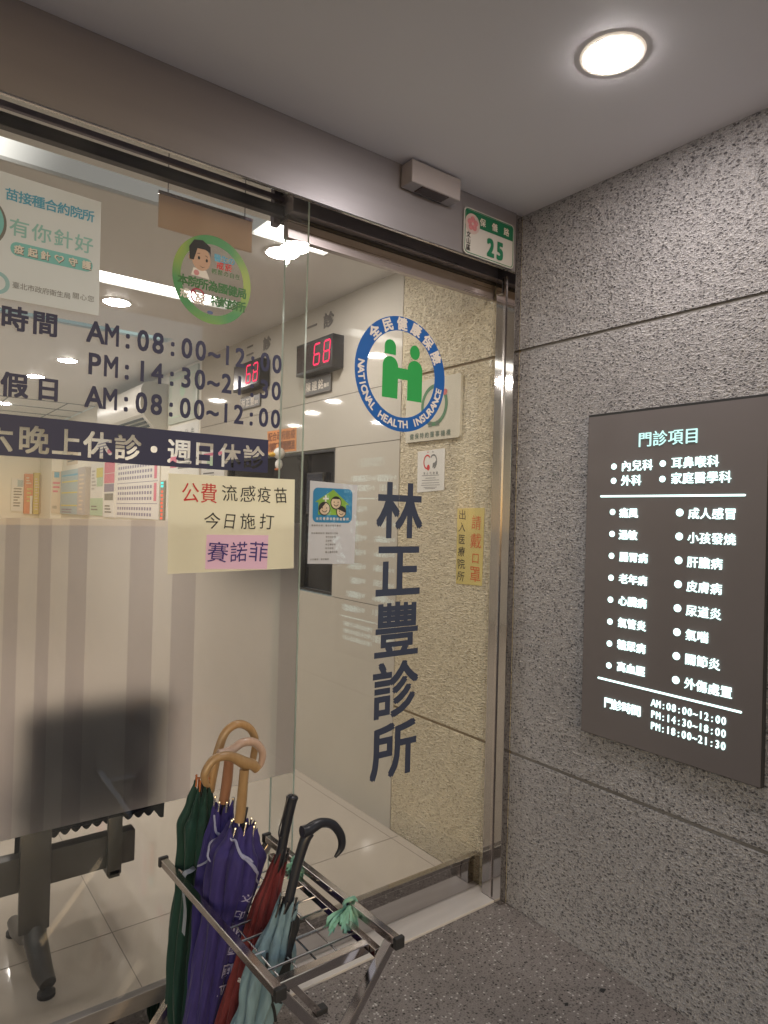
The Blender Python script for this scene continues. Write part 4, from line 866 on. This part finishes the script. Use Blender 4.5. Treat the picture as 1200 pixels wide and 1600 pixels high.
# ------------------------------------------------------------------ umbrellas
def umbrella(label, tip, top, prof, cloth, lobes=8, twist=1.2, depth=.24, seed=1, tipm='tip', hem=None, ragged=.012):
    """prof: (distance from the top along the axis as a share, radius). tip = floor end, top = canopy mouth"""
    rnd = random.Random(seed); tip, top = Vector(tip), Vector(top); ax = tip - top; Ln = ax.length; d = ax.normalized()
    e1 = d.cross(Vector((0, 1, 0))).normalized(); e2 = d.cross(e1)
    t = thing('umbrella', label, 'umbrella', tip, 'umbrellas in the rack')
    ph = [rnd.uniform(0, 6.28) for _ in range(6)]
    def R(s):
        for i in range(len(prof) - 1):
            if prof[i][0] <= s <= prof[i + 1][0]:
                q = (s - prof[i][0]) / (prof[i + 1][0] - prof[i][0]); q = q * q * (3 - 2 * q); return prof[i][1] + (prof[i + 1][1] - prof[i][1]) * q
        return prof[-1][1]
    def surf(s, th, lift=0.0):
        r = R(s); w = twist * s + .25 * math.sin(3 * s + ph[0])
        f_ = abs(math.sin(lobes / 2 * (th + w))); saw = ((lobes * (th + w) / (2 * PI)) % 1.0)
        g = 1 + depth * (f_ - .6) + .10 * (saw - .5) + .05 * math.sin(2 * th + ph[1] + 5 * s) + .035 * math.sin(5 * th + ph[2] + 9 * s) + .02 * math.sin(23 * s + 3 * th + ph[3]) + .035 * math.sin(11 * th + 7 * s + ph[4]) * math.sin(4 * s + ph[5]) + .022 * math.sin(19 * th - 13 * s + ph[2]) + .018 * math.sin(37 * s + 2 * th + ph[1])
        rag = ragged * (math.cos(lobes * (th + ph[4] * .1)) + .6 * math.sin(3 * th + ph[5])) * max(0, 1 - s * 9)
        return top + d * (s * Ln + rag) + (e1 * math.cos(th) + e2 * math.sin(th)) * (r * g + lift)
    nt_, ns = 160, 90; S_ = [(i / ns) ** 1.25 for i in range(ns + 1)]
    vs = [surf(s, 2 * PI * j / nt_) for s in S_ for j in range(nt_)]
    fs = [(i * nt_ + j, i * nt_ + (j + 1) % nt_, (i + 1) * nt_ + (j + 1) % nt_, (i + 1) * nt_ + j) for i in range(ns) for j in range(nt_)]
    # the mouth folds inwards towards the shaft
    n0 = len(vs)
    for q, dn in ((.55, .020), (.25, .055)): vs += [top + d * dn + (surf(0, 2 * PI * j / nt_) - top - d * ((surf(0, 2 * PI * j / nt_) - top).dot(d))) * q for j in range(nt_)]
    fs += [(j, n0 + j, n0 + (j + 1) % nt_, (j + 1) % nt_) for j in range(nt_)] + [(n0 + j, n0 + nt_ + j, n0 + nt_ + (j + 1) % nt_, n0 + (j + 1) % nt_) for j in range(nt_)] + [tuple(n0 + nt_ + j for j in range(nt_))]
    b = MB(); b.mesh(vs, fs); cn = b.build('canopy', cloth, t, smooth=True, angle=70)
    b = MB()
    for k in range(lobes):
        th = 2 * PI * (k + .5) / lobes + ph[1]; p = surf(.0, th); q = p - d * rnd.uniform(.012, .022) + (top - p) * .05
        b.tube([p + d * .006, q], [.0022, .0026], 8); b.tube([q, q - d * .003], [.0034, .0030], 8)
    b.build('rib_tips', tipm, t, smooth=True)
    b = MB(); b.tube([tip, tip - d * .035, tip - d * .06], [.003, .004, .006], 10); b.build('ferrule', 'blackplastic', t, smooth=True)
    b = MB(); b.tube([top + d * .06, top - d * .045], .0045, 10); b.build('shaft', 'blackplastic', t, smooth=True)
    if hem:
        b = MB()
        for th0, s0, s1, da in hem: b.tube([surf(s0 + (s1 - s0) * i / 14, th0 + da * i / 14, .0032) for i in range(15)], [.0028 if 0 < i < 14 else .0012 for i in range(15)], 6)
        b.build('piping', 'silver', t, smooth=True)
    return t, surf, d, (e1, e2)
def spline(pts, n=8):
    P_ = [Vector(p) for p in pts]; P_ = [2 * P_[0] - P_[1]] + P_ + [2 * P_[-1] - P_[-2]]; out = []
    for i in range(1, len(P_) - 2):
        for k in range(n):
            q = k / n; a, b_, c, d_ = P_[i - 1:i + 3]
            out.append(.5 * ((2 * b_) + (c - a) * q + (2 * a - 5 * b_ + 4 * c - d_) * q * q + (3 * b_ - a - 3 * c + d_) * q ** 3))
    return out + [P_[-2]]
def taper(n, rs):
    return [rs[min(len(rs) - 2, int(i / (n - 1) * (len(rs) - 1)))] * (1 - ((i / (n - 1) * (len(rs) - 1)) - min(len(rs) - 2, int(i / (n - 1) * (len(rs) - 1))))) + rs[min(len(rs) - 1, min(len(rs) - 2, int(i / (n - 1) * (len(rs) - 1))) + 1)] * ((i / (n - 1) * (len(rs) - 1)) - min(len(rs) - 2, int(i / (n - 1) * (len(rs) - 1)))) for i in range(n)]
def handle(t, pts, rs, mat, name='handle', n=14):
    q = spline(pts); b = MB(); b.tube(q, taper(len(q), rs), n); return b.build(name, mat, t, smooth=True, angle=60)

# green, furthest back
y = -.055
t, sf, d, e = umbrella('dark green umbrella with a bamboo crook handle and orange rib tips', (.668, -.075, .012), (.718, y, .752), [(0, .020), (.05, .034), (.12, .053), (.22, .051), (.34, .046), (.5, .050), (.7, .044), (.93, .016), (1, .005)], 'gcloth', depth=.34, seed=3, twist=.5, tipm='orangetip', ragged=.020)
handle(t, [(.741, y, .737), (.752, y, .800), (.766, y, .855), (.784, y, .893), (.818, y, .908), (.855, y, .890), (.874, y, .850), (.868, y, .800)], [.0125, .0130, .0120, .0115, .0115, .0110, .0105, .0095], 'bamboo')
b = MB(); st = spline([(.680, -.115, .575), (.664, -.128, .577), (.648, -.128, .572), (.645, -.128, .54), (.652, -.129, .48), (.649, -.129, .42)]); k = len(st)
b.mesh([p + Vector((0, s * .011, 0)) for p in st for s in (-1, 1)], [(2 * i, 2 * i + 1, 2 * i + 3, 2 * i + 2) for i in range(k - 1)]); b.build('strap', 'strap', t, smooth=True)
# violet, behind
y = -.14
t, sf, d, e = umbrella('violet umbrella with a pinkish wooden hook handle, half hidden behind the other violet one', (.668, -.165, .012), (.744, y, .728), [(0, .024), (.04, .027), (.12, .040), (.25, .046), (.5, .042), (.75, .036), (.93, .014), (1, .005)], 'pcloth', depth=.26, seed=8, twist=.8, hem=[(2.9, .03, .10, -1.1), (2.5, .05, .13, -.9), (3.2, .20, .15, -1.0)])
handle(t, [(.744, y, .735), (.752, y, .79), (.756, y, .842), (.757, y, .863)], [.0130, .0140, .0130, .0110], 'redwood', 'grip')
handle(t, [(.724, y, .872), (.742, y, .868), (.765, y, .872), (.795, y, .885), (.830, y, .878), (.853, y, .848), (.848, y, .815), (.829, y, .800)], [.0085, .0115, .0120, .0115, .0112, .0105, .0085, .0030], 'palewood')
# violet, in front, with lettering
y = -.25
t, sf, d, e = umbrella('violet umbrella with white lettering and a carved wooden hook handle', (.590, -.275, .012), (.748, y, .716), [(0, .034), (.03, .042), (.09, .065), (.14, .064), (.28, .050), (.6, .044), (.8, .036), (.94, .014), (1, .005)], 'pcloth2', depth=.20, seed=5, twist=1.3, ragged=.010,
    hem=[(2.75 - .22 * i, .012 + .012 * i, .085 + .022 * i, -1.25) for i in range(5)] + [(4.4, .03, .12, -1.0)])
handle(t, [(.738, y, .730), (.742, y, .770), (.746, y, .830), (.748, y, .858)], [.0125, .0130, .0120, .0120], 'oak', 'grip')
handle(t, [(.783, y, .852), (.768, y, .866), (.748, y, .874), (.715, y, .895), (.688, y, .902), (.662, y, .895), (.644, y, .868), (.648, y, .845), (.657, y, .836)], [.0120, .0135, .0150, .0120, .0112, .0108, .0100, .0080, .0040], 'oak')
b = MB()
cols = [(ch, .20 + .058 * i, .020 if i < 4 else .030) for i, ch in enumerate('文印北學國立')]
camdir = math.atan2((Vector((0, -1.79, 1.5)) - Vector((.72, y, .5))).dot(e[1]), (Vector((0, -1.79, 1.5)) - Vector((.72, y, .5))).dot(e[0]))
for sgn in (1,):
    for ch, s0, h in cols:
        vs, fs = glyph(ch, .02); k = h / .92; th0 = camdir - .72
        b.mesh([sf(min(.98, s0 - (vy - .38) * k / .72), th0 - (vx - .5) * k / .058, .0012) for vx, vy in vs], fs)
b.build('lettering', P('white_print', (.36, .34, .50), .5), t)
# dark red with a straight black grip
y = -.335
t, sf, d, e = umbrella('dark red umbrella with a straight black grip and wrist cord', (.565, -.355, .012), (.806, y, .640), [(0, .018), (.06, .022), (.14, .031), (.35, .030), (.6, .028), (.85, .018), (1, .005)], 'rcloth', depth=.28, seed=11, twist=3.2, tipm='blackplastic', ragged=.018)
handle(t, [(.801, y, .625), (.808, y, .655), (.822, y, .725), (.834, y, .780), (.838, y, .797), (.839, y, .802)], [.0125, .0115, .0120, .0135, .0155, .0110], 'blackplastic')
b = MB(); b.tube(spline([(.838, y - .004, .804), (.822, y - .006, .800), (.810, y - .008, .765), (.799, y - .008, .728), (.803, y - .008, .708), (.815, y - .006, .722), (.829, y - .006, .765)]), .0018, 7); b.build('wrist_cord', 'blackplastic', t, smooth=True)
b = MB()
for ch, s0 in zip('ua', (.36, .375)): 
    vs, fs = glyph(ch, .02); k = .018; cd_ = camdir + (.1 if ch == 'u' else .45)
    b.mesh([sf(s0 - vy * k / .66, cd_ - vx * k / .03, .001) for vx, vy in vs], fs)
b.build('mark', 'paper', t)
# pale blue with black hook
y = -.44
t, sf, d, e = umbrella('pale blue umbrella with a black plastic hook handle and black lining', (.560, -.46, .012), (.772, y, .596), [(0, .022), (.05, .027), (.16, .043), (.27, .047), (.36, .036), (.42, .042), (.62, .054), (.88, .022), (1, .005)], 'tcloth', depth=.42, seed=21, twist=2.2, tipm='blackplastic', ragged=.016)
handle(t, [(.770, y, .585), (.778, y, .620), (.797, y, .690), (.814, y, .738), (.826, y, .755)], [.0105, .0110, .0115, .0130, .0135], 'blackplastic', 'grip')
handle(t, [(.806, y, .760), (.822, y, .760), (.840, y, .766), (.862, y, .768), (.892, y, .755), (.915, y, .724), (.918, y, .695), (.900, y, .675)], [.0140, .0140, .0130, .0110, .0108, .0105, .0090, .0035], 'blackplastic')
b = MB(); vs = []
for i in range(15):
    for j in range(9): vs.append(sf(.015 + .26 * i / 14, camdir - .45 - .85 * (j / 8) * (1 - .35 * i / 14), .0045 + .004 * math.sin(j * 1.9 + i * .4)))
b.mesh(vs, [(i * 9 + j, i * 9 + j + 1, (i + 1) * 9 + j + 1, (i + 1) * 9 + j) for i in range(14) for j in range(8)]); b.build('lining', 'kcloth', t, smooth=True, angle=180)
b = MB(); b.tube([sf(.14 + .20 * i / 14, camdir + .5 - 1.5 * i / 14, .004) for i in range(15)], .0035, 6); b.tube([sf(.19 + .08 * i / 14, camdir - .1 - .9 * i / 14, .004) for i in range(15)], .003, 6); b.build('strap', 'kcloth', t, smooth=True)

# mint plastic ribbons knotted round the right rail
def ribbon(c, label, seed, k=1.0):
    r = random.Random(seed); t = thing('plastic_ribbon', label, 'ribbon', c, 'plastic ribbons tied to the rack'); c = Vector(c)
    b = MB(); b.tube([c + Vector((.017 * math.cos(a), .004 * math.sin(3 * a), .017 * math.sin(a))) * 1.0 for a in [2 * PI * i / 16 for i in range(17)]], .005, 8); b.build('knot', 'ribbon', t, smooth=True)
    for i in range(11):
        a = r.uniform(1.8, 5.6); ln = r.uniform(.04, .075) * k; w = r.uniform(.008, .014) * k; dirx = Vector((math.cos(a) * .8 - .1, r.uniform(-.35, .2), math.sin(a) * .55 - .55)).normalized(); sd = dirx.cross(Vector((0, 1, 0))).normalized()
        b = MB(); vs = []; c0 = c + Vector((-.012, -.013, .008))
        for q in range(7):
            for s in range(5):
                u = q / 6; ww = w * (.25 + .75 * u) * (1 if q < 6 else r.uniform(.5, 1)); vs.append(c0 + dirx * (ln * u + (r.uniform(-.012, .008) if q == 6 else 0)) + sd * ww * (s - 2) / 2 + Vector((0, -1, 0)) * (.006 * math.sin(s * 2.1 + q * .8 + i) * u + .010 * u) + Vector((0, 0, .012 * math.sin(PI * u * .7) - .012 * u)))
        b.mesh(vs, [(q * 5 + s, q * 5 + s + 1, (q + 1) * 5 + s + 1, (q + 1) * 5 + s) for q in range(6) for s in range(4)]); b.build('tail', 'ribbon', t, smooth=True, angle=180)
ribbon((.934, -.462, RZ), 'mint green plastic ribbon knotted on the near end of the rack rail', 4)
ribbon((.929, -.215, RZ), 'mint green plastic ribbon tied behind the black umbrella grips', 9, .7)

# a dark spot trodden into the pavement
for (x, y, r), lb in zip(((1.891, -.516, .010), (1.743, -.488, .006)), ('larger dark gum spot on the pavement near the pebble wall', 'smaller dark gum spot on the pavement in front of the larger one')):
    b = MB(); rr = [r * random.uniform(.7, 1.25) for _ in range(14)]
    b.prism([(x + rr[i] * math.cos(2 * PI * i / 14) * 1.3, y + rr[i] * .8 * math.sin(2 * PI * i / 14), .0004) for i in range(14)], (0, 0, .0016)); tag(b.build('gum_spot', 'rubber'), lb, 'gum spot')
